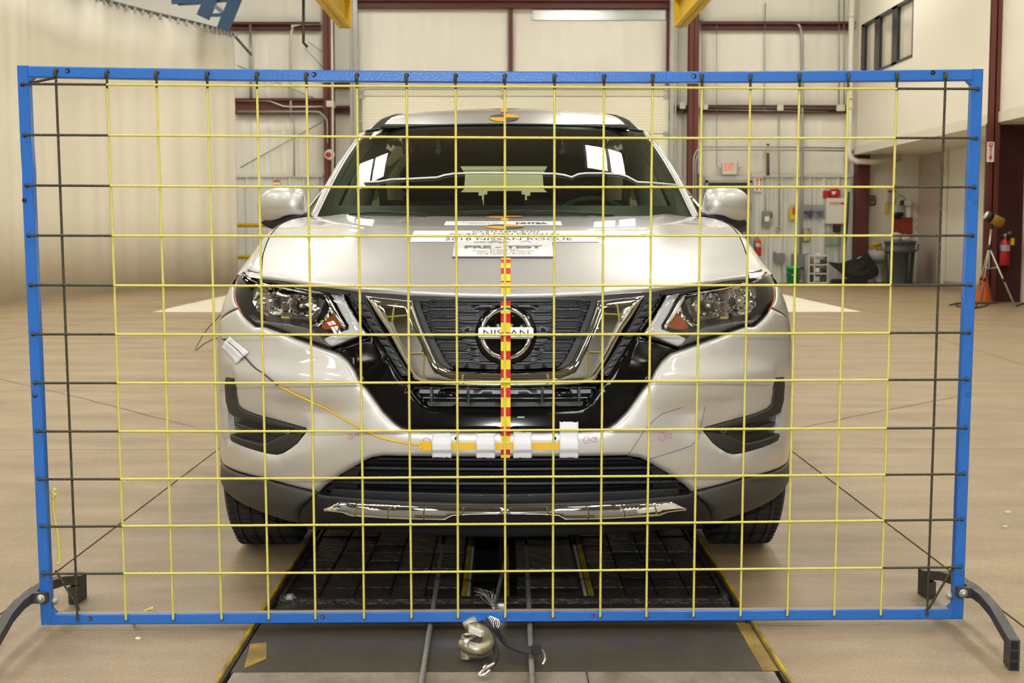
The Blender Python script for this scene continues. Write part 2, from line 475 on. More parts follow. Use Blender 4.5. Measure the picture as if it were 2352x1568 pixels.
conduit([(745, 55), (668, 55), (668, 252)], .028, m=BEIGEPAINT); conduit([(668, 252), (668, 268), (676, 285), (676, 405)], .015)
conduit([(745, 28), (745, 165), (752, 250)], .025); conduit([(762, 35), (764, 240), (764, 400)], .026, m=BEIGEPAINT, Y=YB - .5)
conduit([(545, 231), (620, 231), (650, 245), (755, 245)], .018, m=BEIGEPAINT); conduit([(545, 256), (735, 256), (752, 275), (752, 330)], .02, Y=YB - .48)
conduit([(1604, 52), (1835, 52), (1843, 80), (1843, 410), (1838, 600)], .032); conduit([(1622, 246), (1940, 250)], .018); conduit([(1622, 252), (1900, 256)], .012)
conduit([(1604, 16), (1606, 45), (1625, 53)], .03)
conduit([(1593, 500), (1593, 360), (1605, 337), (1760, 337), (1940, 340)], .018, Y=YB - .5); conduit([(1598, 500), (1598, 366), (1608, 344), (1760, 344), (1940, 346)], .018, Y=YB - .5)
conduit([(1764, 330), (1764, 402)], .03, m=mat('dark_conduit', (.09, .09, .085), .5)); conduit([(1790, 250), (1790, 520)], .012); conduit([(1758, 405), (1758, 490)], .012)
conduit([(1568, 250), (1568, 404)], .012); conduit([(1927, 0), (1927, 250)], .014); conduit([(1939, 0), (1939, 248)], .014); conduit([(1936, 640), (1937, 600), (1946, 520), (1950, 440)], .02, m=BLACKP, Y=YB - .3)
conduit([(697, 0), (697, 98), (706, 108)], .03, Y=27.4, m=BLACKP, bend=False)
conduit([(545, 150), (720, 225)], .012, bend=False); conduit([(740, 280), (552, 385)], .012, bend=False); conduit([(700, 110), (746, 160)], .01, bend=False); conduit([(707, 95), (745, 122)], .01, bend=False)
for (px, py, w, h) in ((763, 242, .16, .13), (1568, 243, .13, .13), (1620, 246, .11, .11), (1792, 248, .13, .13), (1764, 345, .1, .12), (1931, 248, .18, .14)):
    c = W(px, py, YB - .2); q = MB(); q.box(c.x - w / 2, c.x + w / 2, YB - .56 if px == 763 else YB - .24, YB - .15, c.z - h / 2, c.z + h / 2, .01); q.build('junction_box', BEIGEPAINT, wall_back)

# crane runway beams (yellow) and blue gantry girder
def ibeam(p0, p1, w, h, m, name, label, cat):
    p0, p1 = Vector(p0), Vector(p1); d = (p1 - p0).normalized(); s_ = d.cross(Vector((0, 0, 1))).normalized(); up = s_.cross(d)
    mx = Matrix(((s_.x, d.x, up.x, p0.x), (s_.y, d.y, up.y, p0.y), (s_.z, d.z, up.z, p0.z), (0, 0, 0, 1))); Ln = (p1 - p0).length
    q = MB(); q.box(-w / 2, w / 2, 0, Ln, 0, .03, 0, mx); q.box(-w / 2, w / 2, 0, Ln, h - .03, h, 0, mx); q.box(-.015, .015, 0, Ln, 0, h, 0, mx)
    q.box(-w / 2 - .01, w / 2 + .01, -.01, .01, -.01, h + .01, 0, mx)
    o = q.build(name, m, None, True); return tag(o, label, cat, 'yellow crane runway beams')
eL, eR = W(790, 64, 26.8), W(1565, 62, 26.8)
ibeam((eL.x + .02, 26.8, eL.z), (eL.x + .02 - .15, 18, eL.z + .1), .24, .55, YEL, 'crane_beam', 'yellow steel crane beam at the upper left above the blue frame', 'beam')
ibeam((eR.x - .02, 26.8, eR.z), (eR.x - .02 + .15, 18, eR.z + .1), .24, .55, YEL, 'crane_beam', 'yellow steel crane beam at the upper right above the blue frame', 'beam')
gt = thing('gantry_girder', 'dark blue lattice girder above the white curtain rail', 'girder', W(500, 40, 26.0))
def flat(a, c, w, t, m, name, parent):
    a, c = Vector(a), Vector(c); d = (c - a).normalized(); s_ = Vector((0, 1, 0)).cross(d).normalized(); n = d.cross(s_)
    q = MB(); V = []
    for p in (a, c):
        for su, tu in ((-1, -1), (1, -1), (1, 1), (-1, 1)): V.append(p + s_ * w / 2 * su + n * t / 2 * tu)
    q.add(V, [(0, 1, 2, 3), (7, 6, 5, 4), (0, 4, 5, 1), (1, 5, 6, 2), (2, 6, 7, 3), (3, 7, 4, 0)]); return q.build(name, m, parent)
flat(W(512, 68, 26), W(562, -55, 26), .23, .10, BLUED, 'chord', gt); flat(W(466, 40, 26.6), W(510, -60, 26.6), .25, .10, BLUED, 'chord', gt)
flat(W(494, 14, 26.2), W(530, 44, 26), .07, .05, BLUED, 'brace', gt); flat(W(482, 35, 26.2), W(512, 34, 26), .06, .05, BLUED, 'brace', gt)
flat(W(395, 3, 26.8), W(530, -2, 26.6), .11, .06, BLUED, 'rail', gt); flat(W(410, 10, 26.8), W(480, 6, 26.6), .05, .05, BLUED, 'rail', gt)

# white curtain on its rail
CURT = mat('curtain_fabric', (0.80, 0.755, 0.64), 0.85, var=0.2, vscale=1.2, vcol=(0.74, 0.69, 0.57), stretch=(1.5, 1.5, .2))
base = [(-9.6, -9.0), (-9.4, 0.0), (-8.9, 9.0)] + [(G(p, q_).x, G(p, q_).y) for p, q_ in ((-200, 727), (0, 703), (90, 691), (202, 677), (333, 667), (476, 658), (545, 653))]
P = catmull([(p[0], p[1], 0) for p in base], 46); rows = [[], [], [], [], []]
acc = 0
for k, p in enumerate(P):
    d = (P[min(k + 1, len(P) - 1)] - P[max(k - 1, 0)]).normalized(); n = Vector((-d.y, d.x, 0))
    if k: acc += (P[k] - P[k - 1]).length
    u = k / len(P)
    f = .030 * math.sin(acc * 5.2 + 1.5 * math.sin(acc * .9)) + .016 * math.sin(acc * 11.3 + 2 * math.sin(acc * 1.7)) + .02 * math.sin(acc * 2.1)
    for i, (z, a) in enumerate(((.05 + .025 * math.sin(acc * 1.3), 1.0), (1.4, .95), (2.8, .9), (4.2, .8), (5.08, .6))):
        q_ = p + n * f * a * .8; rows[i].append((q_.x, q_.y, z))
q = MB(); q.grid(rows, True); cu = q.build('curtain', CURT, None, True); tag(cu, 'tall white pleated curtain closing off the left of the hall', 'curtain')
md = cu.modifiers.new('thickness', 'SOLIDIFY'); md.thickness = .006
q = MB(); e = W(577, 126, 28.2)
RP = [Vector((p.x, p.y, 5.14)) for p in P[::8]] + [Vector((P[-1].x, P[-1].y, 5.12)), e]
q.tube(RP, .028, 6); cr = q.build('curtain_rail', mat('rail_steel', (.17, .165, .14), .45, metal=.5), None, True); tag(cr, 'grey steel rail carrying the white curtain', 'rail')
for k in range(0, len(P), 6):
    p = P[k]
    if p.y < 12: continue
    s_ = MB(); s_.box(p.x - .05, p.x + .05, p.y - .02, p.y + .02, 5.05, 5.14); o = s_.build('glider', GALV); o.parent = cr; o.matrix_parent_inverse = Matrix.Translation(cr.location).inverted()

# office block on the right (upper wall, soffit, recess)
XM = 7.45; ZM = 2.74
wy = [(YN, 24.5), (28.0, YB)]
q = MB()
q.box(XM, XM + .15, YN, 24.5, ZM, ZT); q.box(XM, XM + .15, 28.0, YB, ZM, ZT); q.box(XM, XM + .15, 24.5, 28.0, ZM, 4.26); q.box(XM, XM + .15, 24.5, 28.0, 5.37, ZT)
q.box(XM, XR, YN, YB, ZM - .02, ZM + .1)
wrt = q.build('wall_right', DRYW); tag(wrt, 'smooth off-white wall of the raised office on the right', kind='structure')
q = MB(); q.box(XM - .02, XM, YN, YB - .3, ZM - .02, ZM + .14); tr = q.build('trim_1', mat('soffit_trim', (.70, .66, .55), .6)); tag(tr, 'pale trim along the lower edge of the office', kind='structure')
q = MB(); q.box(8.95, 9.1, 20.6, YB, 0, ZM); q.box(XM + .32, 9.1, YB - .1, YB + .0, 0, ZM); wn = q.build('wall_recess', DRYW); tag(wn, 'off-white walls of the recess under the office', kind='structure')
q = MB(); q.box(8.9, 8.95, 27.3, 28.58, 0, ZM); q.build('panel', mat('taupe_panel', (.50, .42, .36), .6), wn)
for y0 in (26.9, 25.6, 24.2):
    q = MB(); q.box(8.86, 8.95, y0 - .06, y0 + .06, 0, ZM, .02); q.build('wall_batten', DRYW, wn)
q = MB(); q.box(8.9, 8.94, 21, 27.2, 0, .1); q.build('skirting', mat('taupe_panel', (.50, .42, .36), .6), wn)
w1 = MB(); w1.box(XM - .01, XM + .09, 24.5, 28.0, 4.26, 4.31); w1.box(XM - .01, XM + .09, 24.5, 28.0, 5.31, 5.37)
for y0, y1 in ((24.5, 24.53), (27.75, 28.0), (26.65, 27.0), (25.45, 25.8)): w1.box(XM - .01, XM + .09, y0, y1, 4.26, 5.37)
w1 = w1.build('window_1', mat('window_frame_black', (.012, .013, .012), .35)); tag(w1, 'dark framed three-pane office window high on the right', kind='structure')
for y0, y1 in ((24.53, 25.45), (25.8, 26.65), (27.0, 27.75)):
    q = MB(); q.box(XM + .05, XM + .056, y0, y1, 4.31, 5.31); q.build('pane', mat('reflecting_pane', (.60, .56, .47), .08, spec=.8), w1)  # pane colour carries the reflected wall as paint
# maroon post at the recess corner, main column, maroon partition
q = MB(); q.box(XM + .05, XM + .33, YB - .35, YB - .1, 0, ZM); q.build('post', mat('oxide_red_post', (.085, .014, .012), .55), wn)
xc0, xc1 = (2264 - 1157) * 20.1 / FPX, (2289 - 1157) * 20.1 / FPX
q = MB(); q.box(xc0, xc1, 20.1, 20.12, 0, ZT); q.box(xc0, xc1, 20.17, 20.19, 0, ZT); q.box(xc0 + .07, xc0 + .09, 20.1, 20.19, 0, ZT); cl = q.build('trim_2', MAROON); tag(cl, 'tall maroon steel column in front of the office wall', kind='structure')
q = MB(); q.box(xc1 - .05, 8.0, 20.5, 20.56, 0, ZM); mp_ = q.build('wall_partition', MAROON_D); tag(mp_, 'dark maroon partition behind the tripod', kind='structure')
q = MB(); q.box(8.0, 8.1, 20.42, 20.6, 0, ZM); q.build('edge_post', DRYW, mp_)
# white drain pipe
q = MB(); a = W(1957, 0, 28.2); xx = a.x
q.tube([(xx, 28.2, 8.5), (xx, 28.2, 2.9), (xx + .01, 28.2, 2.72), (xx + .06, 28.2, 2.62), (xx + .16, 28.2, 2.57), (xx + .5, 28.2, 2.56), (xx + 1.1, 28.2, 2.64)], .062, 12)
for z in (3.7, 3.9, 5.6): q.lathe([(.062, z - .05), (.072, z - .05), (.072, z + .05), (.062, z + .05)], (xx, 28.2, 0), 'z', 12)
o = q.build('drain_pipe', mat('pvc_white', (.74, .71, .62), .3), None, True); tag(o, 'white plastic drain pipe at the rear right corner', 'pipe')

t = thing('recess_fill_light', 'unseen fill light added under the office soffit to brighten the recess', 'light', (8.5, 21.9, 2.62))  # added lamp, hidden behind the partition, that brightens the recess
q = MB(); q.box(8.42, 8.60, 20.9, 22.8, 2.66, 2.72, .01); q.build('housing', WHITE, t)
q = MB(); q.box(8.44, 8.58, 20.95, 22.75, 2.645, 2.659); q.build('diffuser', mat('recess_fill_emitter', (1, 1, 1), .5, emit=(1.0, .96, .86), estr=14.0), t)
# ceiling fixtures (the hall's light)
LAMPM = mat('fixture_tubes', (1, 1, 1), .5, emit=(1.0, 0.972, 0.885), estr=LAMP)
FIXM = mat('fixture_housing', (.7, .7, .68), .4)
dm = MB(); dm.box(-.20, .20, -1.15, 1.15, -.004, 0)
fm = MB(); fm.box(-.50, .50, -1.2, 1.2, .002, .06, .02)
first = None
for yy in (-11.0, -5.6, 0.4, 6.4, 12.4, 18.4, 24.4):
    for xx in (-11.2, -7.2, -2.9, 2.0, 6.2):
        t = thing('ceiling_light', 'white high-bay light fixture below the hall roof', 'light', (xx, yy, 7.55), 'high-bay light fixtures')
        if first is None:
            fo = fm.build('housing', FIXM); d1 = dm.build('diffuser', LAMPM); first = (fo.data, d1.data)
            bpy.data.objects.remove(fo); bpy.data.objects.remove(d1)
        o = bpy.data.objects.new('housing', first[0]); COL.objects.link(o); o.parent = t
        for dx in (-.25, .25):
            o = bpy.data.objects.new('diffuser', first[1]); COL.objects.link(o); o.parent = t; o.location = (dx, 0, 0)

# unseen barrier added behind the camera to darken the car's reflections
BARM = mat('barrier_dark_face', (.085, .065, .045), .6, var=.5, vscale=3)
br = thing('reflection_barrier', 'broad dark crash barrier added unseen behind the camera to darken reflections in the car', 'barrier', (0, -5.0, 0))
for k in range(6):
    q = MB(); q.box(-2.1 + .7 * k + .004, -2.1 + .7 * (k + 1) - .004, -5.0, -4.95, .02, 2.4, .004); q.build('face_board', BARM, br)
q = MB(); q.box(-2.1, 2.1, -6.6, -5.0, 0, 2.4); q.build('block', mat('barrier_concrete', (.25, .23, .2), .8), br)
# ================================================================== THE CAR
YC = 3.61            # nose of the car
CX = 0.004           # its centre line
YA = YC + 0.93       # front axle
CPX = 1160.5
PAINT = mat('silver_paint', (0.60, 0.592, 0.57), 0.38, metal=0.58, coat=1.0, coat_r=0.02, spec=0.5)
GLOSSB = mat('piano_black', (0.003, 0.003, 0.003), 0.08, spec=0.28)
MATTB = mat('matte_black_plastic', (0.013, 0.013, 0.014), 0.5)
GRILLEB = mat('grille_plastic', (0.022, 0.0235, 0.027), 0.34)
CLAD = mat('cladding_grey', (0.046, 0.043, 0.037), 0.5, bump=0.15, bscale=900)
BEZEL = mat('bezel_plastic', (0.014, 0.0135, 0.012), 0.5, bump=0.1, bscale=900)
CHROME = mat('chrome', (0.74, 0.75, 0.75), 0.035, metal=1.0)
DARKCH = mat('smoked_chrome', (0.30, 0.30, 0.29), 0.12, metal=1.0)
RUBBER = mat('tyre_rubber', (0.022, 0.022, 0.023), 0.7, var=.4, vscale=30, vcol=(.035, .035, .033))
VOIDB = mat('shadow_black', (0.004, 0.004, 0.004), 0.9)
ALU = mat('radiator_aluminium', (0.22, 0.225, 0.23), 0.45, metal=.6)
car = thing('car', 'silver crossover car parked nose-on behind the blue rope grid', 'car', (CX, YA, 0))

# ---- lower body surface S(u,z): wraps from the nose round the corner and along the side
_p, _L, _w0 = 2.9, 0.64, 0.904
_t = np.linspace(0, 1, 4000)
_xs = np.concatenate([_w0 * np.sin(_t * PI / 2)])
_ys = _L * (1 - np.maximum(0, 1 - (_xs / _w0) ** _p) ** (1 / _p))
_sx = np.array([_w0, .897, .905, .912, .916, .916, .912, .895, .86, .80])
_sy = np.array([_L, .72, .90, 1.15, 1.5, 3.3, 3.7, 4.1, 4.4, 4.56])
_px = np.concatenate([_xs[:-1], np.interp(np.linspace(_L, 4.56, 1500), _sy, _sx)])
_py = np.concatenate([_ys[:-1], np.linspace(_L, 4.56, 1500)])
_k = np.ones(41) / 41
_xs2 = _px.copy()
_s = np.concatenate([[0], np.cumsum(np.hypot(np.diff(_px), np.diff(_py)))])
UG = np.linspace(0, _s[-1], 6000)
X0 = np.interp(UG, _s, _px); Y0 = np.interp(UG, _s, _py)
def _sm(a, n=61):
    k = np.ones(n) / n; b = np.pad(a, n // 2, mode='reflect', reflect_type='odd'); return np.convolve(b, k, 'valid')
X0, Y0 = _sm(X0), _sm(Y0); X0[0] = 0
_tx, _ty = np.gradient(X0, UG), np.gradient(Y0, UG)
_ln = np.hypot(_tx, _ty); NX, NY = _ty / _ln, -_tx / _ln
NX[:40] *= np.linspace(0, 1, 40)
def fx(u): return np.interp(u, UG, X0)
def fy(u): return np.interp(u, UG, Y0)
_zw = np.array([.15, .20, .24, .28, .335, .38, .42, .50, .627, .72, .80, .835, .87, .90, .94, .97, 1.0, 1.1])
_ww = np.array([.70, .765, .82, .862, .885, .884, .890, .894, .895, .892, .884, .876, .864, .85, .825, .80, .77, .66])
_zs = np.array([.15, .25, .30, .36, .45, .65, .85, .98, 1.06, 1.10])
_wside = np.array([.82, .868, .885, .90, .908, .916, .912, .893, .868, .85])
_zy = np.array([.15, .20, .235, .27, .30, .36, .42, .46, .52, .58, .65, .75, .85, .90, .96, 1.02])
_yy = np.array([.12, .085, .06, .042, .03, .018, .006, 0, 0, .012, .030, .052, .074, .086, .11, .16])
_zf = np.linspace(.15, 1.1, 400)
_wf = _sm(np.interp(_zf, _zw, _ww), 21); _sf = _sm(np.interp(_zf, _zs, _wside), 21); _yf = _sm(np.interp(_zf, _zy, _yy), 21)
DENT = True
def S(u, z, off=0.0):
    u = np.asarray(u, float); z = np.asarray(z, float)
    x, y = fx(u), fy(u); nx, ny = np.interp(u, UG, NX), np.interp(u, UG, NY)
    k = smoothstep(.55, 1.3, y)
    wr = (np.interp(z, _zf, _wf) / _w0) * (1 - k) + (np.interp(z, _zf, _sf) / .916) * k
    fade = 1 - smoothstep(.0, .55, y)
    d = -.022 * smoothstep(.38, .54, x) * (1 - smoothstep(.62, .76, x)) * smoothstep(.605, .585, z) * smoothstep(.42, .56, z) * (1 - smoothstep(.24, .42, y))
    d = d + .010 * smoothstep(.25, .5, x) * np.exp(-((z - .655) / .035) ** 2) * (1 - smoothstep(.2, .4, y))
    d = (d if DENT else 0.0) + off
    X = x * wr + nx * d; Y = y + np.interp(z, _zf, _yf) * fade + ny * d
    return X, Y
def pj(dx, py):
    """image offset from the car's centre line (right half) and row -> (u, z) on S"""
    global DENT
    DENT = False
    try: return pj_(dx, py)
    finally: DENT = True
def pj_(dx, py):
    d = ray(CPX + abs(dx), py); u = UG[:4200:3]
    z = np.full_like(u, .6)
    for _ in range(7):
        X, Y = S(u, z); t = (Y + YC) / d.y; z = CAMH + d.z * t
    e = X - (d.x * t - CX)
    if abs(dx) < .5: return 0.0, float(z[0])
    i = np.where((e[:-1] < 0) & (e[1:] >= 0))[0]
    if len(i):
        i = i[0]; f = -e[i] / (e[i + 1] - e[i]); return float(u[i] + f * (u[i + 1] - u[i])), float(z[i] + f * (z[i + 1] - z[i]))
    i = int(np.argmax(e)); return float(u[i]), float(z[i])
def uy(y): return float(np.interp(y, Y0, UG))
def S3(u, z, off=0.0, side=1):
    X, Y = S(u, z, off); return Vector((CX + side * float(X), YC + float(Y), float(z)))
def poly_in(P, Q):
    x, y = P[:, 0], P[:, 1]; ins = np.zeros(len(P), bool); n = len(Q)
    for i in range(n):
        x1, y1 = Q[i]; x2, y2 = Q[(i + 1) % n]
        c = ((y1 > y) != (y2 > y))
        with np.errstate(divide='ignore', invalid='ignore'):
            xx = (x2 - x1) * (y - y1) / (y2 - y1 + 1e-15) + x1
        ins ^= (c & (x < xx))
    return ins
def seg_dist(P, Q, skip_u0=False):
    D = np.full(len(P), 1e9); n = len(Q)
    for i in range(n):
        a, b_ = np.array(Q[i]), np.array(Q[(i + 1) % n])
        if skip_u0 and a[0] < 1e-6 and b_[0] < 1e-6: continue
        ab = b_ - a; L2 = ab @ ab
        if L2 < 1e-14: continue
        t = np.clip(((P - a) @ ab) / L2, 0, 1); q = a + t[:, None] * ab
        D = np.minimum(D, np.hypot(*(P - q).T))
    return D
def dens(Q, st):
    out = []
    n = len(Q)
    for i in range(n):
        a, b_ = np.array(Q[i]), np.array(Q[(i + 1) % n]); k = max(1, int(np.ceil(np.hypot(*(b_ - a)) / st)))
        for j in range(k): out.append(tuple(a + (b_ - a) * j / k))
    return out
def tri_panel(Q, holes=(), grid=.02, roll=0.0):
    full = any(q[0] < 1e-6 for q in Q)
    st = min(grid, .016)
    Qd = dens(Q, st); H = [dens(h, st) for h in holes]
    A = np.array(Qd); lo, hi = A.min(0), A.max(0)
    gx, gz = np.meshgrid(np.arange(lo[0], hi[0], grid), np.arange(lo[1], hi[1], grid))
    gx[1::2] += grid / 2
    P = np.c_[gx.ravel(), gz.ravel()]
    P = P[poly_in(P, Qd)]
    for h in H: P = P[~poly_in(P, h)]
    dm = seg_dist(P, Qd)
    for h in H: dm = np.minimum(dm, seg_dist(P, h))
    P = P[dm > max(grid * .45, roll * 1.05)]
    extra = []
    if roll > 0:
        B = np.array(Qd); n = len(B)
        T = np.roll(B, -1, 0) - np.roll(B, 1, 0); T /= (np.hypot(*T.T)[:, None] + 1e-12)
        ar = 0.5 * np.sum(B[:, 0] * np.roll(B[:, 1], -1) - np.roll(B[:, 0], -1) * B[:, 1])
        N_ = np.c_[-T[:, 1], T[:, 0]] * (1 if ar > 0 else -1)
        for f in (.25, .55, 1.0):
            R = B + N_ * roll * f
            dd = seg_dist(R, Qd, True); ok = poly_in(R, Qd) & (dd > roll * f * .93)
            for h in H: ok &= ~poly_in(R, h) & (seg_dist(R, h) > st * .5)
            extra.append(R[ok])
    allp = [tuple(q) for q in Qd]; edges = [(i, (i + 1) % len(Qd)) for i in range(len(Qd))]
    for h in H:
        o = len(allp); allp += [tuple(q) for q in h]; edges += [(o + i, o + (i + 1) % len(h)) for i in range(len(h))]
    nb = len(allp)
    if full and roll > 0:   # points on the centre line
        zc = [q[1] for q in Qd if q[0] < 1e-6]
    allp += [tuple(q) for q in P]
    for e_ in extra: allp += [tuple(q) for q in e_]
    r = delaunay_2d_cdt([Vector(q) for q in allp], edges, [], 0, 1e-7)
    V = np.array([tuple(v) for v in r[0]]); F = [tuple(f) for f in r[2]]
    C = np.array([V[list(f)].mean(0) for f in F])
    ok = poly_in(C, Qd)
    for h in H: ok &= ~poly_in(C, h)
    F = [f for f, k in zip(F, ok) if k]
    used = sorted({i for f in F for i in f}); mp = {a: i for i, a in enumerate(used)}
    V = V[used]; F = [tuple(mp[i] for i in f) for f in F]
    return V, F, Qd, H, full
def panel_geo(Q, off=0.0, th=.012, roll=0.0, rdep=None, holes=(), grid=.02, offn=None):
    """-> right-half verts, faces, smooth flags"""
    V, F, Qd, H, full = tri_panel(Q, holes, grid, roll)
    o = np.full(len(V), float(off))
    if roll > 0:
        d = seg_dist(V, Qd, True)
        for h in H: d = np.minimum(d, seg_dist(V, h) * 1.6)
        k = np.clip(d / roll, 0, 1); o -= (rdep if rdep is not None else roll * .6) * (1 - np.sqrt(np.clip(1 - (1 - k) ** 2, 0, 1)))
    if offn is not None: o = o + offn(V[:, 0], V[:, 1])
    X, Y = S(V[:, 0], V[:, 1], o)
    VV = [Vector((CX + float(a), YC + float(b_), float(c))) for a, b_, c in zip(X, Y, V[:, 1])]
    f0 = F[len(F) // 2]; n = (VV[f0[1]] - VV[f0[0]]).cross(VV[f0[2]] - VV[f0[0]])
    um = V[list(f0), 0].mean(); nn = Vector((float(np.interp(um, UG, NX)), float(np.interp(um, UG, NY)), 0))
    if n.dot(nn) < 0: F = [f[::-1] for f in F]
    SM = [True] * len(F)
    if th > 0:
        cnt = {}
        for f in F:
            for a, b_ in zip(f, f[1:] + f[:1]): cnt[(a, b_)] = 1
        bd = [e for e in cnt if (e[1], e[0]) not in cnt and not (V[e[0], 0] < 1e-5 and V[e[1], 0] < 1e-5)]
        XB, YB2 = S(V[:, 0], V[:, 1], o - th)
        for a, b_ in bd:
            k = len(VV)
            VV += [VV[a].copy(), VV[b_].copy(), Vector((CX + float(XB[b_]), YC + float(YB2[b_]), float(V[b_, 1]))), Vector((CX + float(XB[a]), YC + float(YB2[a]), float(V[a, 1])))]
            F.append((k + 1, k, k + 3, k + 2)); SM.append(False)
    return VV, F, SM, full
def mirror_geo(VV, F): return [Vector((2 * CX - v.x, v.y, v.z)) for v in VV], [f[::-1] for f in F]
def build_panel(name, Q, m, parent, sides='both', **kw):
    VV, F, SM, full = panel_geo(Q, **kw)
    if full and sides == 'both':
        V2, F2 = mirror_geo(VV, F); o = len(VV)
        ob = mesh_obj(name, VV + V2, F + [tuple(i + o for i in f) for f in F2], m, parent, SM + SM)
        bm = bmesh.new(); bm.from_mesh(ob.data)
        cv = [v for v in bm.verts if abs(v.co.x - CX) < 1e-5]; bmesh.ops.remove_doubles(bm, verts=cv, dist=1e-5); bm.to_mesh(ob.data); bm.free()
        return [ob]
    res = []
    if sides in ('both', 'right'): res.append(mesh_obj(name, VV, F, m, parent, SM))
    if sides in ('both', 'left'):
        V2, F2 = mirror_geo(VV, F); res.append(mesh_obj(name, V2, F2, m, parent, SM))
    return res
def Q_(pts): return [pj(a, b_) for a, b_ in pts]
def ppanel(name, pts, m, parent, **kw): return build_panel(name, Q_(pts), m, parent, **kw)

# ---- outlines read off the photograph (offset from centre, row)
HOOD_EDGE = [(0, 677), (110, 675), (222, 670), (335, 663), (451, 649), (556, 634)]
VOUT = [(406, 804), (382, 812), (362, 829), (345, 852), (335, 872), (315, 898), (282, 945), (256, 971), (239, 983), (216, 989), (120, 992), (0, 993)]
LAMPO = [(371, 677), (314, 769), (406, 802), (517, 762), (554, 749), (575, 749), (600, 727), (614, 706), (623, 690), (624, 670), (620, 650), (613, 634), (604, 624), (560, 643), (454, 664), (411, 672)]
BEZ = [(643, 865), (623, 868), (622, 901), (619, 928), (612, 937), (469, 984), (464, 991), (484, 1019), (500, 1032), (515, 1041), (530, 1045), (550, 1042), (638, 1011), (645, 950), (648, 886)]

# bumper: centre bar and both corners
uA = uy(.56)
lampq = Q_(LAMPO)
tipq = lampq[6]
side = [lampq[3], lampq[4], lampq[5], lampq[6], lampq[7]]
lowq = Q_([(654, 1060), (637, 1074), (554, 1098), (432, 1130), (418, 1116), (385, 1093), (328, 1060), (309, 1051), (282, 1047), (150, 1049), (0, 1050)])
zlow = lowq[0][1]
arch = []
for a in np.linspace(205, 152, 8):
    y_, z_ = .93 + .405 * math.cos(math.radians(a)), .365 + .405 * math.sin(math.radians(a))
    arch.append((uy(y_), z_))
arch = sorted(arch, key=lambda q: -q[1])
seam = [(uy(.42), .80), (uy(.50), .755)]
bq = list(reversed(Q_(VOUT))) + [lampq[3], lampq[4], lampq[5], lampq[6], lampq[7]] + seam + [q for q in arch if q[1] > zlow + .015] + [(arch[-1][0], zlow + .01)] + lowq
bq[0] = (0.0, bq[0][1]); bq[-1] = (0.0, bq[-1][1])
bezq = Q_(BEZ)
bumper = build_panel('bumper', bq, PAINT, car, holes=[bezq], roll=.016, rdep=.012, th=.02, grid=.02)[0]
# fog-lamp bezels
for b_ in build_panel('fog_bezel', bezq, BEZEL, car, off=-.030, th=.01, grid=.02):
    pass
ppanel('bezel_visor', [(643, 866), (624, 869), (622, 901), (619, 928), (612, 938), (470, 985), (466, 991), (520, 985), (638, 948), (646, 920), (647, 886)], BEZEL, car, off=-.006, th=.03, roll=.006, grid=.02)
ppanel('bezel_lip', [(640, 996), (560, 1020), (520, 1000), (470, 993), (484, 1019), (500, 1032), (515, 1041), (530, 1044), (550, 1041), (638, 1010)], BEZEL, car, off=-.010, th=.03, roll=.008, grid=.02)
ppanel('bezel_louvre', [(634, 970), (560, 992), (562, 997), (635, 976)], BEZEL, car, off=-.02, th=.015, grid=.02)
# lower cladding and valance; overhang shade is put into the valance's black
cq = Q_([(432, 1131), (554, 1099), (637, 1075), (654, 1061)])
cl_low = Q_([(624, 1146), (571, 1169), (504, 1194), (474, 1201), (468, 1162)])
cornerq = cq + [(arch[-1][0], zlow + .004), (uy(.55), .27), (uy(.45), .235)] + cl_low[0:]
build_panel('cladding', cornerq, CLAD, car, off=.002, th=.02, roll=.012, rdep=.008, grid=.02, offn=lambda u, z: .012 * np.exp(-((z - .30) / .03) ** 2))
valq = Q_([(0, 1158), (200, 1153), (348, 1144), (425, 1137), (432, 1131), (468, 1162), (474, 1200), (405, 1214), (163, 1230), (0, 1235)])
valq[0] = (0.0, valq[0][1]); valq[-1] = (0.0, valq[-1][1])
build_panel('valance', valq, MATTB, car, off=-.004, th=.02, roll=.01, grid=.022)
skq = Q_([(0, 1161), (183, 1159), (315, 1155), (382, 1151), (413, 1166), (411, 1170), (368, 1175), (348, 1182), (216, 1189), (136, 1190), (120, 1182), (83, 1180), (0, 1179)])
skq[0] = (0.0, skq[0][1]); skq[-1] = (0.0, skq[-1][1])
build_panel('skid_trim', skq, CHROME, car, off=.004, th=.015, roll=.005, rdep=.004, grid=.012, offn=lambda u, z: .62 * (skq[0][1] - z))
# lower intake
inq = Q_([(0, 1047), (282, 1044), (309, 1048), (328, 1057), (385, 1090), (420, 1115), (434, 1131), (348, 1147), (200, 1156), (0, 1161)])
inq[0] = (0.0, inq[0][1]); inq[-1] = (0.0, inq[-1][1])
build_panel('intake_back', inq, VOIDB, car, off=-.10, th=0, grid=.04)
def bar(name, hw, p0, p1, m, off, th, curve=4, roll=.004):
    pts = [(0, p0), (hw * .6, p0 - curve * .4), (hw, p0 - curve), (hw + 4, p1 - curve), (hw * .6, p1 - curve * .4), (0, p1)]
    q = Q_(pts); q[0] = (0.0, q[0][1]); q[-1] = (0.0, q[-1][1])
    return build_panel(name, q, m, car, off=off, th=th, roll=roll, grid=.02)
bar('intake_bar', 300, 1060, 1066, MATTB, -.05, .03, 3, .002); bar('intake_bar', 362, 1079, 1086, GRILLEB, -.03, .05, 5); bar('intake_bar', 408, 1112, 1119, GRILLEB, -.026, .05, 6)
bar('intake_sill', 405, 1138, 1160, MATTB, -.02, .06, 14)
ppanel('intake_cheek', [(335, 1064), (385, 1094), (428, 1132), (350, 1140), (352, 1100)], MATTB, car, off=-.05, th=.03, grid=.03)

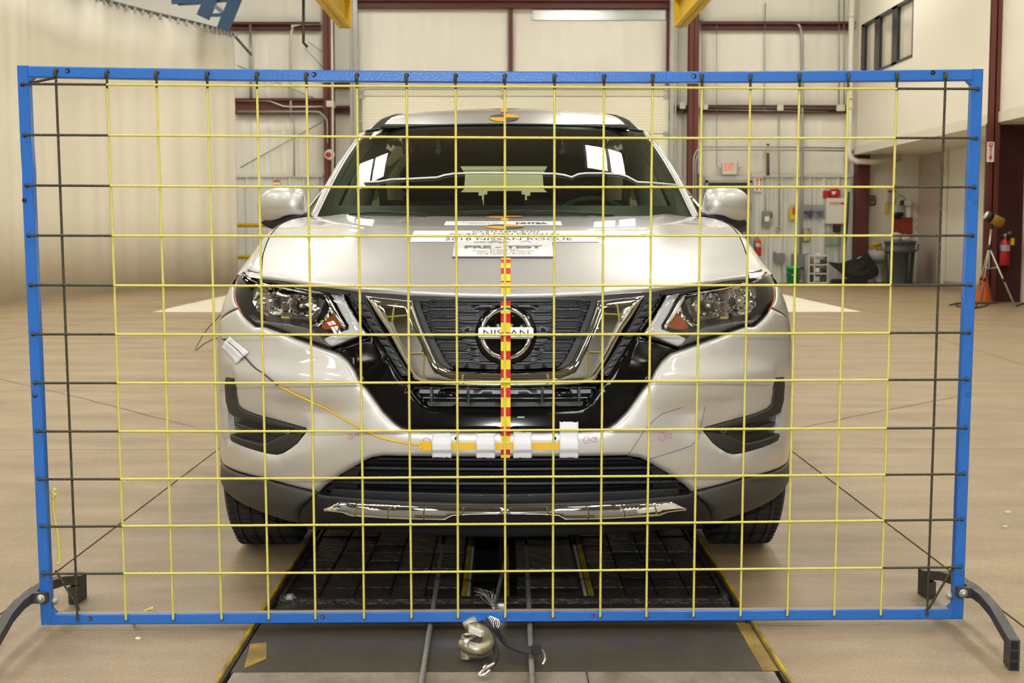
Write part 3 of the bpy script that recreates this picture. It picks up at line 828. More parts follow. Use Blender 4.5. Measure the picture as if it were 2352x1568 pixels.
# black V surround
gq = Q_([(360, 674), (373, 674), (366, 682), (318, 760), (314, 772), (398, 802)]) + Q_(VOUT) + Q_([(0, 941), (100, 939), (167, 936), (184, 930), (205, 905), (222, 880), (239, 862), (300, 768)])
gq = [(0.0, q[1]) if q[0] < 1e-4 else q for q in gq]
build_panel('grille_surround', gq, GLOSSB, car, off=-.002, th=.03, roll=.010, rdep=.008, grid=.02)
# black strip beneath the bonnet edge
sq = Q_([(0, 671), (222, 664), (335, 657), (451, 643), (556, 628), (600, 618), (602, 628), (560, 646), (454, 667), (371, 680), (320, 683), (213, 692), (0, 694)])
sq = [(0.0, q[1]) if q[0] < 1e-4 else q for q in sq]
build_panel('slam_strip', sq, MATTB, car, off=-.014, th=.03, grid=.025)
# textured side rails
rq = [(322, 680), (218, 862), (239, 864), (360, 676)]
ppanel('side_rail', rq, MATTB, car, off=-.012, th=.02, grid=.03)
for k in range(11):
    f0, f1 = (k + .08) / 11, (k + .86) / 11
    def lp(a, c, f): return (a[0] + (c[0] - a[0]) * f, a[1] + (c[1] - a[1]) * f)
    A, B_, C_, D_ = (352, 680), (330, 682), (226, 860), (240, 860)
    ppanel('rail_block', [lp(A, D_, f0), lp(B_, C_, f0), lp(B_, C_, f1), lp(A, D_, f1)], GRILLEB, car, off=-.003, th=.012, roll=.003, grid=.02)
# chrome V
chq = Q_([(320, 679), (271, 758), (224, 845), (214, 862), (204, 874), (192, 880), (178, 884), (109, 888), (0, 890), (0, 853), (60, 853), (120, 851), (133, 846), (145, 840), (155, 831), (184, 770), (213, 691)])
chq = [(0.0, q[1]) if q[0] < 1e-4 else q for q in chq]
build_panel('chrome_v', chq, CHROME, car, off=.012, th=.03, roll=.018, rdep=.014, grid=.012)
# mesh grille
meq = Q_([(0, 684), (207, 690), (180, 768), (150, 832), (130, 846), (0, 852)]); meq[0] = (0.0, meq[0][1]); meq[-1] = (0.0, meq[-1][1])
grl = build_panel('grille', meq, MATTB, car, off=-.034, th=.02, grid=.03)[0]
rqs = [(694, 149, 207), (718, 147, 199), (743, 143, 190), (768, 136, 181), (793, 127, 170), (818, 116, 158), (838, 104, 142)]
def gstrip(name, pts, w, m, side_, off, th):
    top = [(a, b_ - w / 2) for a, b_ in pts]; bot = [(a, b_ + w / 2) for a, b_ in reversed(pts)]
    q = [pj(max(a, 2), b_) for a, b_ in top + bot]
    return build_panel(name, q, m, grl, sides=side_, off=off, th=th, roll=.002, grid=.02)
for i, (py, pc, xe) in enumerate(rqs):
    for sd in ('right', 'left'):
        x0 = 60 if 700 < py < 830 else 4
        gstrip('grille_bar', [(x0, py - 4), (pc - 42, py - 4), (pc - 30, py - 8), (pc + 22, py - 8), (pc + 34, py - 4), (xe, py - 4)], 5, GRILLEB, sd, -.008, .022)
        if i < 6: gstrip('grille_bar', [(x0, py + 4), (pc - 42, py + 4), (pc - 30, py + 9), (pc + 22, py + 9), (pc + 34, py + 4), (xe - 2, py + 4)], 4, GRILLEB, sd, -.012, .02)
        if i < 6:
            q = [pj(max(a, 3), b_) for a, b_ in [(x0, py + 7), (pc - 44, py + 7), (pc - 36, py + 12), (pc - 44, py + 18), (x0, py + 18)]]
            build_panel('grille_infill', q, GRILLEB, grl, sides=sd, off=-.020, th=.012, grid=.03)
ppanel('grille_frame', [(213, 689), (184, 770), (155, 831), (145, 840), (133, 846), (118, 848), (138, 826), (170, 762), (198, 690)], MATTB, car, off=-.002, th=.03, roll=.004, grid=.02)
# emblem
def disc_on(px_r, segs, off):
    return None
uE, zE = pj(0, 765.5); ec = S3(0, zE, .004); sc = (ec.y) / FPX * 1.0
tiltE = math.atan2(.022, .1)
MXE = Matrix.Translation((CX + 0.002, ec.y - .006, zE)) @ Matrix.Rotation(-tiltE, 4, 'X')
def emb(name, q, m, parent):
    q.V = [tuple(MXE @ Vector(v)) for v in q.V]; return q.build(name, m, parent)
R = 71 * sc
q = MB(); q.lathe([(0, .0), (R * .93, 0.0), (R, .008), (R * .99, .016), (R * .94, .02)], (0, 0, 0), 'y', 64)
embm = emb('emblem', q, GLOSSB, car)
q = MB(); rr = []
r0, r1 = 49 * sc, 62 * sc
for (a0, a1) in ((14, 166), (194, 346)):
    q.lathe([(r0, .004), (r0 + .001, -.003), (r0 + (r1 - r0) * .45, -.011), (r1 - .001, -.004), (r1, .004)], (0, 0, 0), 'y', 40, a0=math.radians(a0), a1=math.radians(a1))
emb('emblem_ring', q, CHROME, embm)
q = MB(); q.box(-63 * sc, 63 * sc, -.014, .004, -12.5 * sc, 13.5 * sc, .003); emb('emblem_bar', q, mat('satin_chrome', (.72, .70, .62), .32, metal=.55), embm)
q = MB(); V, F = text_fit('NISSAN', 104 * sc, 15 * sc, .01)
q.add([(v[0], -.0148, v[1] - 7.5 * sc) for v in V], F); emb('emblem_letters', q, mat('emblem_ink', (.01, .01, .01), .4), embm)
# slim lower opening with radiator bars and struts
lo = Q_([(0, 888), (109, 886), (178, 882), (205, 872), (224, 879), (206, 905), (185, 930), (167, 937), (0, 943)]); lo[0] = (0.0, lo[0][1]); lo[-1] = (0.0, lo[-1][1])
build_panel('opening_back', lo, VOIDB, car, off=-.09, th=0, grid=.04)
def obar(hw, p0, p1, m, off, name):
    q = Q_([(0, p0), (hw, p0 - 2), (hw, p1 - 2), (0, p1)]); q[0] = (0.0, q[0][1]); q[-1] = (0.0, q[-1][1]); build_panel(name, q, m, car, off=off, th=.02, grid=.03)
obar(205, 903, 912, ALU, -.075, 'radiator_bar'); obar(195, 920, 922, ALU, -.06, 'radiator_bar'); obar(212, 893, 898, MATTB, -.04, 'radiator_bar'); obar(180, 926, 936, MATTB, -.02, 'opening_sill')
for dx in (86, 171): ppanel('strut', [(dx - 3, 889), (dx + 3, 889), (dx + 3, 934), (dx - 3, 934)], MATTB, car, off=-.012, th=.03, grid=.03)
for s_ in (134,): ppanel('sensor_box', [(s_ - 20, 903), (s_ - 14, 899), (s_ + 16, 899), (s_ + 22, 903), (s_ + 22, 914), (s_ - 20, 914)], GLOSSB, car, off=-.03, th=.04, roll=.005, grid=.02)

# ---- headlamps
LENS = glass('lamp_lens', (.93, .94, .94))
LAMPBK = mat('lamp_dark', (.030, .029, .026), .25, spec=.6)
REFL = mat('lamp_reflector', (.86, .86, .86), .04, metal=1.0)
DRL = mat('lamp_light_guide', (.62, .62, .64), .25, spec=.6, coat=.5)
AMB = mat('amber_plastic', (.42, .085, .008), .12, spec=.7, bump=.8, bscale=260)
hl = []
lq = Q_(LAMPO)
backs = build_panel('headlamp', lq, LAMPBK, car, off=-.060, th=0, grid=.025)
rims = build_panel('headlamp_rim', [q for q in lq], GLOSSB, car, off=-.004, th=.06, holes=[[(c[0] * .985 + lq_c[0] * .015, c[1] * .975 + lq_c[1] * .025) for c, lq_c in zip(lq, [(np.mean([a[0] for a in lq]), np.mean([a[1] for a in lq]))] * len(lq))]], grid=.02)
for i, sd in enumerate(('right', 'left')):
    hp = backs[i]; sg = 1 if sd == 'right' else -1
    build_panel('light_guide', Q_([(409, 676), (374, 680), (322, 766), (404, 797), (436, 786), (420, 777), (366, 757), (366, 748), (398, 692)]), DRL, hp, sides=sd, off=-.022, th=.02, roll=.008, grid=.015)
    build_panel('light_guide_edge', Q_([(423, 677), (411, 677), (370, 750), (374, 757)]), REFL, hp, sides=sd, off=-.018, th=.02, roll=.002, grid=.015)
    build_panel('turn_signal', Q_([(395, 720), (383, 742), (380, 752), (400, 760), (430, 762), (440, 752), (425, 735), (410, 722)]), AMB, hp, sides=sd, off=-.035, th=.02, roll=.01, rdep=.012, grid=.008)
    build_panel('turn_reflector', Q_([(418, 686), (408, 694), (396, 718), (410, 721), (428, 738), (444, 753), (466, 750), (432, 735), (418, 712)]), REFL, hp, sides=sd, off=-.045, th=.01, grid=.006, offn=lambda u, z: .006 * np.sin(u * 620) * np.sin(z * 620))
    build_panel('lamp_shelf', Q_([(462, 752), (520, 742), (585, 735), (600, 724), (575, 746), (553, 746), (517, 758), (440, 786), (408, 796), (430, 770)]), mat('lamp_grey', (.10, .098, .09), .3, metal=.3), hp, sides=sd, off=-.012, th=.02, roll=.006, grid=.02)
    build_panel('lamp_brow', Q_([(412, 676), (454, 668), (560, 648), (600, 634), (604, 640), (560, 656), (470, 672)]), REFL, hp, sides=sd, off=-.014, th=.02, roll=.004, grid=.02)
    build_panel('lamp_divider', Q_([(434, 684), (420, 690), (432, 722), (448, 740), (505, 732), (505, 725), (452, 728), (438, 712)]), LAMPBK, hp, sides=sd, off=-.020, th=.03, roll=.004, grid=.015)
    for (dx, py, rr, dep) in ((548, 692, 40, .045), (474, 703, 36, .045)):
        u_, z_ = pj(dx, py); c = S3(u_, z_, -.018, sg); r_ = rr * (c.y) / FPX
        q = MB(); nf = 18; prof = [(r_ * f, dep * (1 - f * f)) for f in (.12, .3, .45, .6, .74, .87, 1.0)]
        V = []; F = []
        for j in range(nf):
            a = 2 * PI * j / nf
            for k, (rad, h) in enumerate(prof):
                w_ = 1 + (.05 if (j + k) % 2 else -.05)
                V.append((c.x + math.cos(a) * rad * w_, c.y + h + (.006 if (j + k) % 2 else 0), c.z + math.sin(a) * rad * .86 * w_))
        for j in range(nf):
            for k in range(len(prof) - 1): F.append((j * len(prof) + k, ((j + 1) % nf) * len(prof) + k, ((j + 1) % nf) * len(prof) + k + 1, j * len(prof) + k + 1))
        q.add(V, F, False); q.build('reflector', REFL, hp)
        q = MB(); q.lathe([(0, -.012), (r_ * .16, -.010), (r_ * .20, 0), (r_ * .16, .04)], (c.x, c.y + .01, c.z), 'y', 16); q.build('bulb_cap', REFL, hp)
    u_, z_ = pj(510, 700); c = S3(u_, z_, -.03, sg)
    for dz in (-.03, -.005, .02):
        q = MB(); q.box(c.x - .022, c.x + .022, c.y - .01, c.y + .015, c.z + dz - .012, c.z + dz + .010, .003); q.build('reflector_step', REFL, hp)
    q = MB(); q.tube([S3(*pj(a_, b2), -.004, sg) for a_, b2 in ((608, 714), (616, 700), (620.5, 688), (621.5, 668), (617.5, 648))], .0022, 6); q.build('side_marker', mat('amber_marker', (.70, .12, .012), .25), hp)
    build_panel('lens', lq, LENS, hp, sides=sd, off=.0, th=0, roll=.012, rdep=.006, grid=.018)

# ---- bonnet and wings
fe = [S3(*pj(a, b_)) for a, b_ in HOOD_EDGE]
fx_ = np.array([p.x - CX for p in fe]); fy_ = np.array([p.y - YC for p in fe]); fz_ = np.array([p.z for p in fe]); fx_[0] = 0
hc = np.array([[.06, .872], [fy_[0], fz_[0]], [.16, .928], [.25, .962], [.35, .992], [.48, 1.025], [.62, 1.054], [.80, 1.082], [1.0, 1.103], [1.15, 1.117], [1.30, 1.127]])
_hy = np.linspace(.06, 1.32, 300); _hz = _sm(np.interp(_hy, hc[:, 0], hc[:, 1]), 25)
gc = np.array([[.16, .83], [fy_[-1], fz_[-1]], [.40, .972], [.55, 1.02], [.70, 1.055], [.86, 1.082], [1.03, 1.10], [1.2, 1.115], [1.42, 1.13]])
_gy = np.linspace(.16, 1.5, 300); _gz = _sm(np.interp(_gy, gc[:, 0], gc[:, 1]), 21)
_gxy = np.array([[.16, .70], [fy_[-1], fx_[-1]], [.45, .738], [.70, .757], [1.0, .768], [1.3, .757], [1.5, .735]])
_gx = _sm(np.interp(_gy, _gxy[:, 0], _gxy[:, 1]), 21)
YR = 1.29
def hoodP(v, t):
    yg0, yg1 = fy_[-1], 1.42
    yg = yg0 + (yg1 - yg0) * t; xg = float(np.interp(yg, _gy, _gx)); zg = float(np.interp(yg, _gy, _gz))
    yc = fy_[0] + (YR - fy_[0]) * t; zc = float(np.interp(yc, _hy, _hz))
    x = v * xg; k = v ** 2.6
    y = yc + (yg - yc) * k; z = zc + (zg - zc) * (v ** 2.4)
    xe = v * fx_[-1]
    if t < 1:
        yb = fy_[0] + (yg0 - fy_[0]) * k; zb = float(np.interp(fy_[0], _hy, _hz)) + (float(np.interp(yg0, _gy, _gz)) - float(np.interp(fy_[0], _hy, _hz))) * v ** 2.4
        w_ = (1 - t) ** 4
        y += (float(np.interp(xe, fx_, fy_)) - yb) * w_; z += (float(np.interp(xe, fx_, fz_)) - zb) * w_
    xr = .40 + .20 * t
    z += .007 * math.exp(-((x - xr) / .05) ** 2) * float(smoothstep(.12, .5, t)) - .004 * math.exp(-((x - xr - .12) / .07) ** 2) * float(smoothstep(.12, .5, t))
    return Vector((CX + x, YC + y, z))
def hood_z(x, y):
    """height of the bonnet near the centre line, car coordinates"""
    return float(np.interp(y, _hy, _hz))
NV, NT = 40, 46
ts = [((i / NT) ** 1.25) for i in range(NT + 1)]
rows = []
for t in ts:
    half = [hoodP(j / NV, t) for j in range(NV + 1)]
    rows.append([Vector((2 * CX - p.x, p.y, p.z)) for p in reversed(half[1:])] + half)
lip = []
for f in (1.0, .5):
    lip.append([Vector((p.x, p.y + .012 * f + .004, p.z - .020 * f)) for p in rows[0]])
q = MB(); q.grid(lip + rows, True, flip=False); hood = q.build('bonnet', PAINT, car)
# wings: from the shut line over the shoulder down to the arch
sh = np.array([[.16, .70, .93], [.42, .811, .938], [.60, .822, .968], [.9, .818, 1.035], [1.2, .802, 1.098], [1.5, .79, 1.115], [1.7, .80, 1.10]])
def wing_row(t):
    yg = fy_[-1] + .004 + (1.55 - fy_[-1]) * t; yo = .425 + (1.556 - .425) * t
    xg = float(np.interp(yg, _gy, _gx)) + .0045; zg = float(np.interp(yg, _gy, _gz))
    xs_, zs_ = float(np.interp(yo, sh[:, 0], sh[:, 1])), float(np.interp(yo, sh[:, 0], sh[:, 2]))
    pts = [(xg, yg, zg), (xg + (xs_ - xg) * .5, yg + (yo - yg) * .36, zg + (zs_ - zg) * (.28 if t > .1 else .5)), (xs_, yo, zs_)]
    u = uy(yo); zl_ = .903
    for k in range(1, 7):
        z = zs_ + (zl_ - zs_) * k / 6; sx = float(S(u, z)[0]); w_ = min(1, k / 3.0); pts.append((xs_ + (sx - xs_) * w_, yo, z))
    return [Vector((CX + p.x, YC + p.y, p.z)) for p in catmull(pts, 4)]
for sg in (1, -1):
    rows = [wing_row((k / 44) ** 1.15) for k in range(45)]
    if sg < 0: rows = [[Vector((2 * CX - p.x, p.y, p.z)) for p in r] for r in rows]
    q = MB(); q.grid(rows, True, flip=(sg > 0)); q.build('wing', PAINT, car)
wsq = [lampq[7], lampq[8], lampq[9], (lampq[9][0] + .03, .903)] + [(uy(y), .903) for y in np.linspace(.5, 1.55, 9)] + [(uy(1.55), .37), (uy(1.335), .37)]
wsq += [(uy(.93 + .405 * math.cos(a)), .365 + .405 * math.sin(a)) for a in np.linspace(.03, math.radians(152), 16)] + [seam[1], seam[0]]
build_panel('wing_side', wsq, PAINT, car, grid=.03, th=.015, roll=.004)
# dark gap beneath the shut line
for sg in (1, -1):
    rows = []
    for y in np.linspace(fy_[-1], 1.4, 30):
        xg, zg = float(np.interp(y, _gy, _gx)), float(np.interp(y, _gy, _gz)); rows.append([Vector((CX + sg * (xg - .01), YC + y, zg - .012)), Vector((CX + sg * (xg + .015), YC + y, zg - .014))])
    q = MB(); q.grid(rows, True); q.build('shut_gap', VOIDB, car)

# ---- glass, pillars, roof
def pc(dx, py, y): # car point at depth y behind the nose
    p = W(CPX + dx, py, YC + y); return Vector((p.x - CX, y, p.z))
wb = [pc(0, 494, 1.33), pc(150, 494, 1.345), pc(290, 494, 1.40), pc(380, 493, 1.48), pc(428, 492, 1.56)]
wt = [pc(0, 287, 2.20), pc(120, 289, 2.215), pc(225, 293, 2.27), pc(290, 299, 2.34), pc(316, 303, 2.39)]
wb = [Vector((p.x, p.y - .035, p.z - .016)) for p in wb]
def crv(P, n):
    C = catmull(P, 12); k = len(C) - 1
    return [C[round(i * k / n)] for i in range(n + 1)]
B_, T_ = crv(wb, 24), crv(wt, 24)
def wsP(v, t, off=0.0):
    i = v * 24; i0 = min(int(i), 23); f = i - i0
    a, c = B_[i0].lerp(B_[i0 + 1], f), T_[i0].lerp(T_[i0 + 1], f); p = a.lerp(c, t)
    bul = .028 * math.sin(PI * t)
    return Vector((p.x, p.y - bul * .5 - off * .45, p.z + bul * .9 + off * .9))
WSG = glass('windscreen_glass', (.62, .73, .60), 0.0, 1.52)
def ws_rows(v0, v1, t0, t1, nv, nt, off=0.0):
    return [[wsP(v0 + (v1 - v0) * j / nv, t0 + (t1 - t0) * i / nt, off) for j in range(nv + 1)] for i in range(nt + 1)]
def cw(p, sg=1): return Vector((CX + sg * p.x, YC + p.y, p.z))
def full_rows(rows): return [[cw(p, -1) for p in reversed(r[1:])] + [cw(p) for p in r] for r in rows]
q = MB(); q.grid(full_rows(ws_rows(0, 1, 0, 1, 24, 16)), True); q.build('windscreen', WSG, car)
FRIT = mat('frit_black', (.006, .006, .006), .35)
def frit(t0f, t1f, v0f, v1f, n=24):
    rows = []
    return rows
# frit band: bottom, sides (with rounded lower corner), top, just inside the glass
q = MB()
for sgn in (1, -1):
    out = []; inn = []
    for k in range(0, 41):
        f = k / 40
        if f < .5: v, t = f * 2, 0.0
        else: v, t = 1.0, (f - .5) * 2
        a = f * 2
        if f < .38: vi, ti = f * 2 * 1.08, .115
        elif f < .56:
            an = (f - .38) / .18 * PI / 2; vi, ti = .82 + .085 * math.sin(an), .115 + .14 * (1 - math.cos(an))
        else:
            g_ = (f - .56) / .44; vi, ti = .905 + .055 * g_, .255 + (.97 - .255) * g_
        out.append(cw(wsP(v, t, -.004), sgn)); inn.append(cw(wsP(min(vi, .98), ti, -.004), sgn))
    q.grid([out, inn], True)
    tr_ = [[cw(wsP(j / 20, t, -.004), sgn) for j in range(21)] for t in (.965, 1.0)]
    q.grid(tr_, True)
q.build('windscreen_frit', FRIT, car)
q = MB()
for sgn in (1, -1):
    q.tube([cw(wsP(j / 24, 1.0, .004), sgn) for j in range(25)], .0045, 6)
q.build('windscreen_seal', MATTB, car)
# roof
rc = np.array([[2.18, 1.535], [2.26, 1.566], [2.38, 1.600], [2.5, 1.622], [2.65, 1.643], [2.8, 1.657], [3.0, 1.668], [3.3, 1.672], [3.7, 1.655], [4.1, 1.615], [4.35, 1.57]])
_ry = np.linspace(2.18, 4.35, 300); _rz = _sm(np.interp(_ry, rc[:, 0], rc[:, 1]), 15)
def roofP(v, t):
    p0 = T_[min(24, round(v * 24))] if v < 1 else T_[24]
    i = v * 24; i0 = min(int(i), 23); p0 = T_[i0].lerp(T_[i0 + 1], i - i0)
    y1 = 4.35 - .08 * v * v; y = p0.y + .012 + (y1 - p0.y - .012) * t
    xm = float(np.interp(y, [2.3, 2.55, 2.85, 3.6, 4.4], [.585, .540, .505, .49, .48]))
    x = v * xm
    yc = 2.2 + (4.35 - 2.2) * t
    zc = float(np.interp(yc, _ry, _rz)); z = zc - .016 * v ** 2.6
    if t < .2: z += (p0.z + .006 - (float(np.interp(2.2, _ry, _rz)) - .016 * v ** 2.6)) * (1 - t / .2) ** 2
    return Vector((x, y, z))
q = MB(); q.grid(full_rows([[roofP(j / 20, (i / 40) ** 1.5) for j in range(21)] for i in range(41)]), True); q.build('roof', PAINT, car)
# header lip, black roof strips, silver cant rails + A-pillars
for sg in (1, -1):
    rows = []
    for i in range(31):
        t = (i / 30) ** 1.4; a = roofP(1, t); rows.append([cw(a + Vector((-.004, 0, .003)), sg), cw(a + Vector((.020, .0, .000)), sg), cw(a + Vector((.045, .01, -.008)), sg), cw(a + Vector((.05, .012, -.020)), sg)])
    q = MB(); q.grid(rows, True, flip=(sg > 0)); q.build('roof_strip', mat('roof_strip_black', (.030, .028, .026), .75, spec=.08), car)
    # pillar + cant rail: windscreen edge -> outer edge
    rows = []
    for i in range(41):
        f = i / 40
        if f < .5:
            t = f * 2; a = wsP(1, t, .002)
            w_ = .052 - .008 * t; o1 = a + Vector((w_ * .45, .03, .008)); o2 = a + Vector((w_ * .9, .075, -.012)); o3 = a + Vector((w_, .11, -.04))
        else:
            t = ((f - .5) * 2) ** 1.2; r_ = roofP(1, t); k = smoothstep(0, .12, t)
            a0 = wsP(1, 1, .002); a = a0.lerp(r_ + Vector((.048, .01, -.012)), float(k)) if t < .12 else r_ + Vector((.048, .01, -.012))
            o1 = a + Vector((.010, .03 * (1 - k), -.002)); o2 = a + Vector((.020, .07 * (1 - k), -.018)); o3 = a + Vector((.025, .10 * (1 - k), -.05))
        rows.append([cw(Vector(p), sg) for p in (a + Vector((0, 0, -.006)), a, o1, o2, o3)])
    q = MB(); q.grid(rows, True, flip=(sg > 0)); q.build('pillar_rail', PAINT, car)
    # inner A-pillar lining
    rows = []
    for i in range(13):
        t = i / 12; a = wsP(1, t, -.02); rows.append([cw(a + Vector((.03, .06, -.01)), sg), cw(a + Vector((-.035, .05, -.015)), sg), cw(a + Vector((-.03, .12, -.02)), sg), cw(a + Vector((.045, .16, -.03)), sg)])
    q = MB(); q.grid(rows, True); q.build('pillar_lining', mat('grey_lining', (.10, .105, .09), .8), car)
    # side glass, belt trim
    belt = [(1.62, .80, 1.115), (2.2, .835, 1.10), (3.0, .845, 1.11), (3.8, .82, 1.15), (4.2, .77, 1.2)]
    topl = [(1.75, .765, 1.175), (2.45, .615, 1.53), (3.0, .595, 1.60), (3.7, .58, 1.585), (4.1, .56, 1.54)]
    bb, tt = crv([Vector((p[1], p[0], p[2])) for p in belt], 24), crv([Vector((p[1], p[0], p[2])) for p in topl], 24)
    def gl(a, c): return [[cw(bb[i].lerp(tt[i], k / 6) + Vector((.02 * math.sin(PI * k / 6), 0, 0)), sg) for i in range(a, c + 1)] for k in range(7)]
    for a, c, nm, mm in ((0, 11, 'front_window', glass('side_glass', (.80, .86, .78))), (11, 18, 'rear_window', glass('privacy_glass', (.18, .20, .18))), (18, 24, 'quarter_window', glass('privacy_glass', (.18, .20, .18)))):
        q = MB(); q.grid(gl(a, c), True, flip=(sg < 0)); q.build(nm, mm, car)
    for a in (11, 18):
        q = MB(); q.tube([cw(bb[a].lerp(tt[a], k / 6) + Vector((.02 * math.sin(PI * k / 6), 0, 0)), sg) for k in range(6)], .018, 6); q.build('door_pillar', MATTB, car)
    q = MB(); q.tube([cw(p, sg) for p in bb], .014, 6); q.build('belt_trim', MATTB, car)
    rows = []
    for i in range(25):
        p = bb[i]; u = uy(p.y); row = [cw(p, sg)]
        for z in (1.06, .98):
            sx = float(S(u, z)[0]); row.append(cw(Vector((sx, p.y, z)), sg))
        rows.append(row)
    q = MB(); q.grid(rows, True, flip=(sg < 0)); q.build('shoulder', PAINT, car)
# doors, quarter panels, sills
def sidep(name, ys_, z0, z1, m=PAINT, **kw):
    Q = [(uy(y), z0) for y in np.linspace(ys_[0], ys_[1], 6)] + [(uy(y), z1) for y in np.linspace(ys_[1], ys_[0], 6)]
    return build_panel(name, Q, m, car, roll=.008, grid=.06, th=.02, **kw)
sidep('front_door', (1.56, 2.50), .37, .985); sidep('rear_door', (2.51, 3.30), .37, .985)
aq = [(uy(3.31), .985), (uy(3.31), .37), (uy(3.23), .37)] + [(uy(3.636 + .41 * math.cos(a)), .365 + .41 * math.sin(a)) for a in np.linspace(PI, 0, 14)] + [(uy(4.5), .37), (uy(4.5), .985)]
build_panel('quarter_panel', [aq[0], aq[1]] + aq[3:], PAINT, car, grid=.06, th=.02)
sidep('sill', (1.34, 3.23), .22, .365, CLAD)
for yc_ in (.93, 3.636):
    for sg in (1, -1):
        rows = []
        for a in np.linspace(-.2, PI + .2, 30):
            r = []
            for rad, o in ((.41, -.02), (.412, .008), (.44, .008), (.455, -.004)):
                y, z = yc_ + rad * math.cos(a), max(.17, .365 + rad * math.sin(a)); x, yy = S(uy(y), z, o); r.append(Vector((CX + sg * float(x), YC + y, z)))
            rows.append(r)
        q = MB(); q.grid(rows, True); q.build('arch_trim', CLAD, car)
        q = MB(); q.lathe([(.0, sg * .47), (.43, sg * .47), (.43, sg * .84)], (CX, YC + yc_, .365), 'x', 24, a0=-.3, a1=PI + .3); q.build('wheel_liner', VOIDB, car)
# rear end, floor pan, engine-bay box
rows = []
for z, y, wd_ in ((.30, 4.62, .80), (.6, 4.66, .82), (.95, 4.62, .80), (1.08, 4.58, .78)):
    rows.append([cw(Vector((wd_ * math.sin(a), y - .20 * (1 - math.cos(a)), z))) for a in np.linspace(-PI / 2, PI / 2, 17)])
q = MB(); q.grid(rows, True); q.build('tailgate', PAINT, car)
rg = [[cw(Vector((x * w_, y, z))) for x in np.linspace(-1, 1, 9)] for z, y, w_ in ((1.08, 4.57, .60), (1.25, 4.50, .57), (1.38, 4.43, .54), (1.47, 4.38, .51))]
q = MB(); q.grid(rg, True); q.build('rear_screen', glass('rear_glass', (.86, .92, .82)), car)
for sg in (1, -1):
    rows = [[cw(Vector((w_, y, z)), sg), cw(Vector((w_ + .16, y - .12, z)), sg), cw(Vector((w_ + .20, y - .5, z)), sg)] for z, y, w_ in ((1.05, 4.58, .60), (1.25, 4.50, .565), (1.40, 4.42, .53), (1.6, 4.30, .48))]
    q = MB(); q.grid(rows, True); q.build('rear_pillar', PAINT, car)
rows = [[cw(Vector((x * w_, y, z))) for x in np.linspace(-1, 1, 9)] for z, y, w_ in ((1.47, 4.38, .60), (1.53, 4.34, .60), (1.58, 4.30, .60))]
q = MB(); q.grid(rows, True); q.build('tail_header', PAINT, car)
rows = [[cw(Vector((x * w_, y, z))) for x in np.linspace(-1, 1, 5)] for z, y, w_ in ((1.46, 4.36, .60), (1.62, 4.2, .60))]
q = MB(); q.grid(rows, True); q.build('header_lining', mat('headliner', (.035, .035, .030), .9), car)
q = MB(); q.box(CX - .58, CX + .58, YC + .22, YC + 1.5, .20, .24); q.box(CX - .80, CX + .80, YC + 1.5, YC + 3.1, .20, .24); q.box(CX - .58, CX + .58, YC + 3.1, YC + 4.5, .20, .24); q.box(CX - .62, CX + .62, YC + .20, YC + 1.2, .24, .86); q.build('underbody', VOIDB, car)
q = MB(); q.box(CX - .79, CX + .79, YC + 1.2, YC + 4.5, .24, .36); q.box(CX - .74, CX + .74, YC + 1.2, YC + 1.26, .3, 1.05); q.build('cabin_floor', mat('carpet_dark', (.02, .02, .019), .9), car)
# cowl and wipers
rows = [[cw(Vector((x, y + .2 * (x / .7) ** 2.4, z))) for x in np.linspace(0, .70, 12)] for y, z in ((1.27, 1.112), (1.30, 1.098), (1.35, 1.112))]
rows = [[Vector((2 * CX - p.x, p.y, p.z)) for p in reversed(r[1:])] + r for r in rows]
q = MB(); q.grid(rows, True); q.build('cowl', MATTB, car)
def wiper(P, name):
    q = MB(); q.tube(catmull(P, 6), .0038, 6); q.tube([p + Vector((0, -.003, .005)) for p in catmull(P, 6)], .0025, 6); return q.build(name, MATTB, car)
wiper([W(1048, 491, 4.87), W(1110, 488, 4.86), W(1200, 487, 4.86), W(1290, 490, 4.87), W(1350, 494, 4.88)], 'wiper_blade')
wiper([W(1205, 492, 4.84), W(1260, 488.5, 4.86), W(1330, 490, 4.88), W(1410, 496, 4.92)], 'wiper_arm')
wiper([W(800, 494, 4.95), W(860, 490, 4.92), W(930, 492, 4.88), W(980, 496, 4.86)], 'wiper_blade')
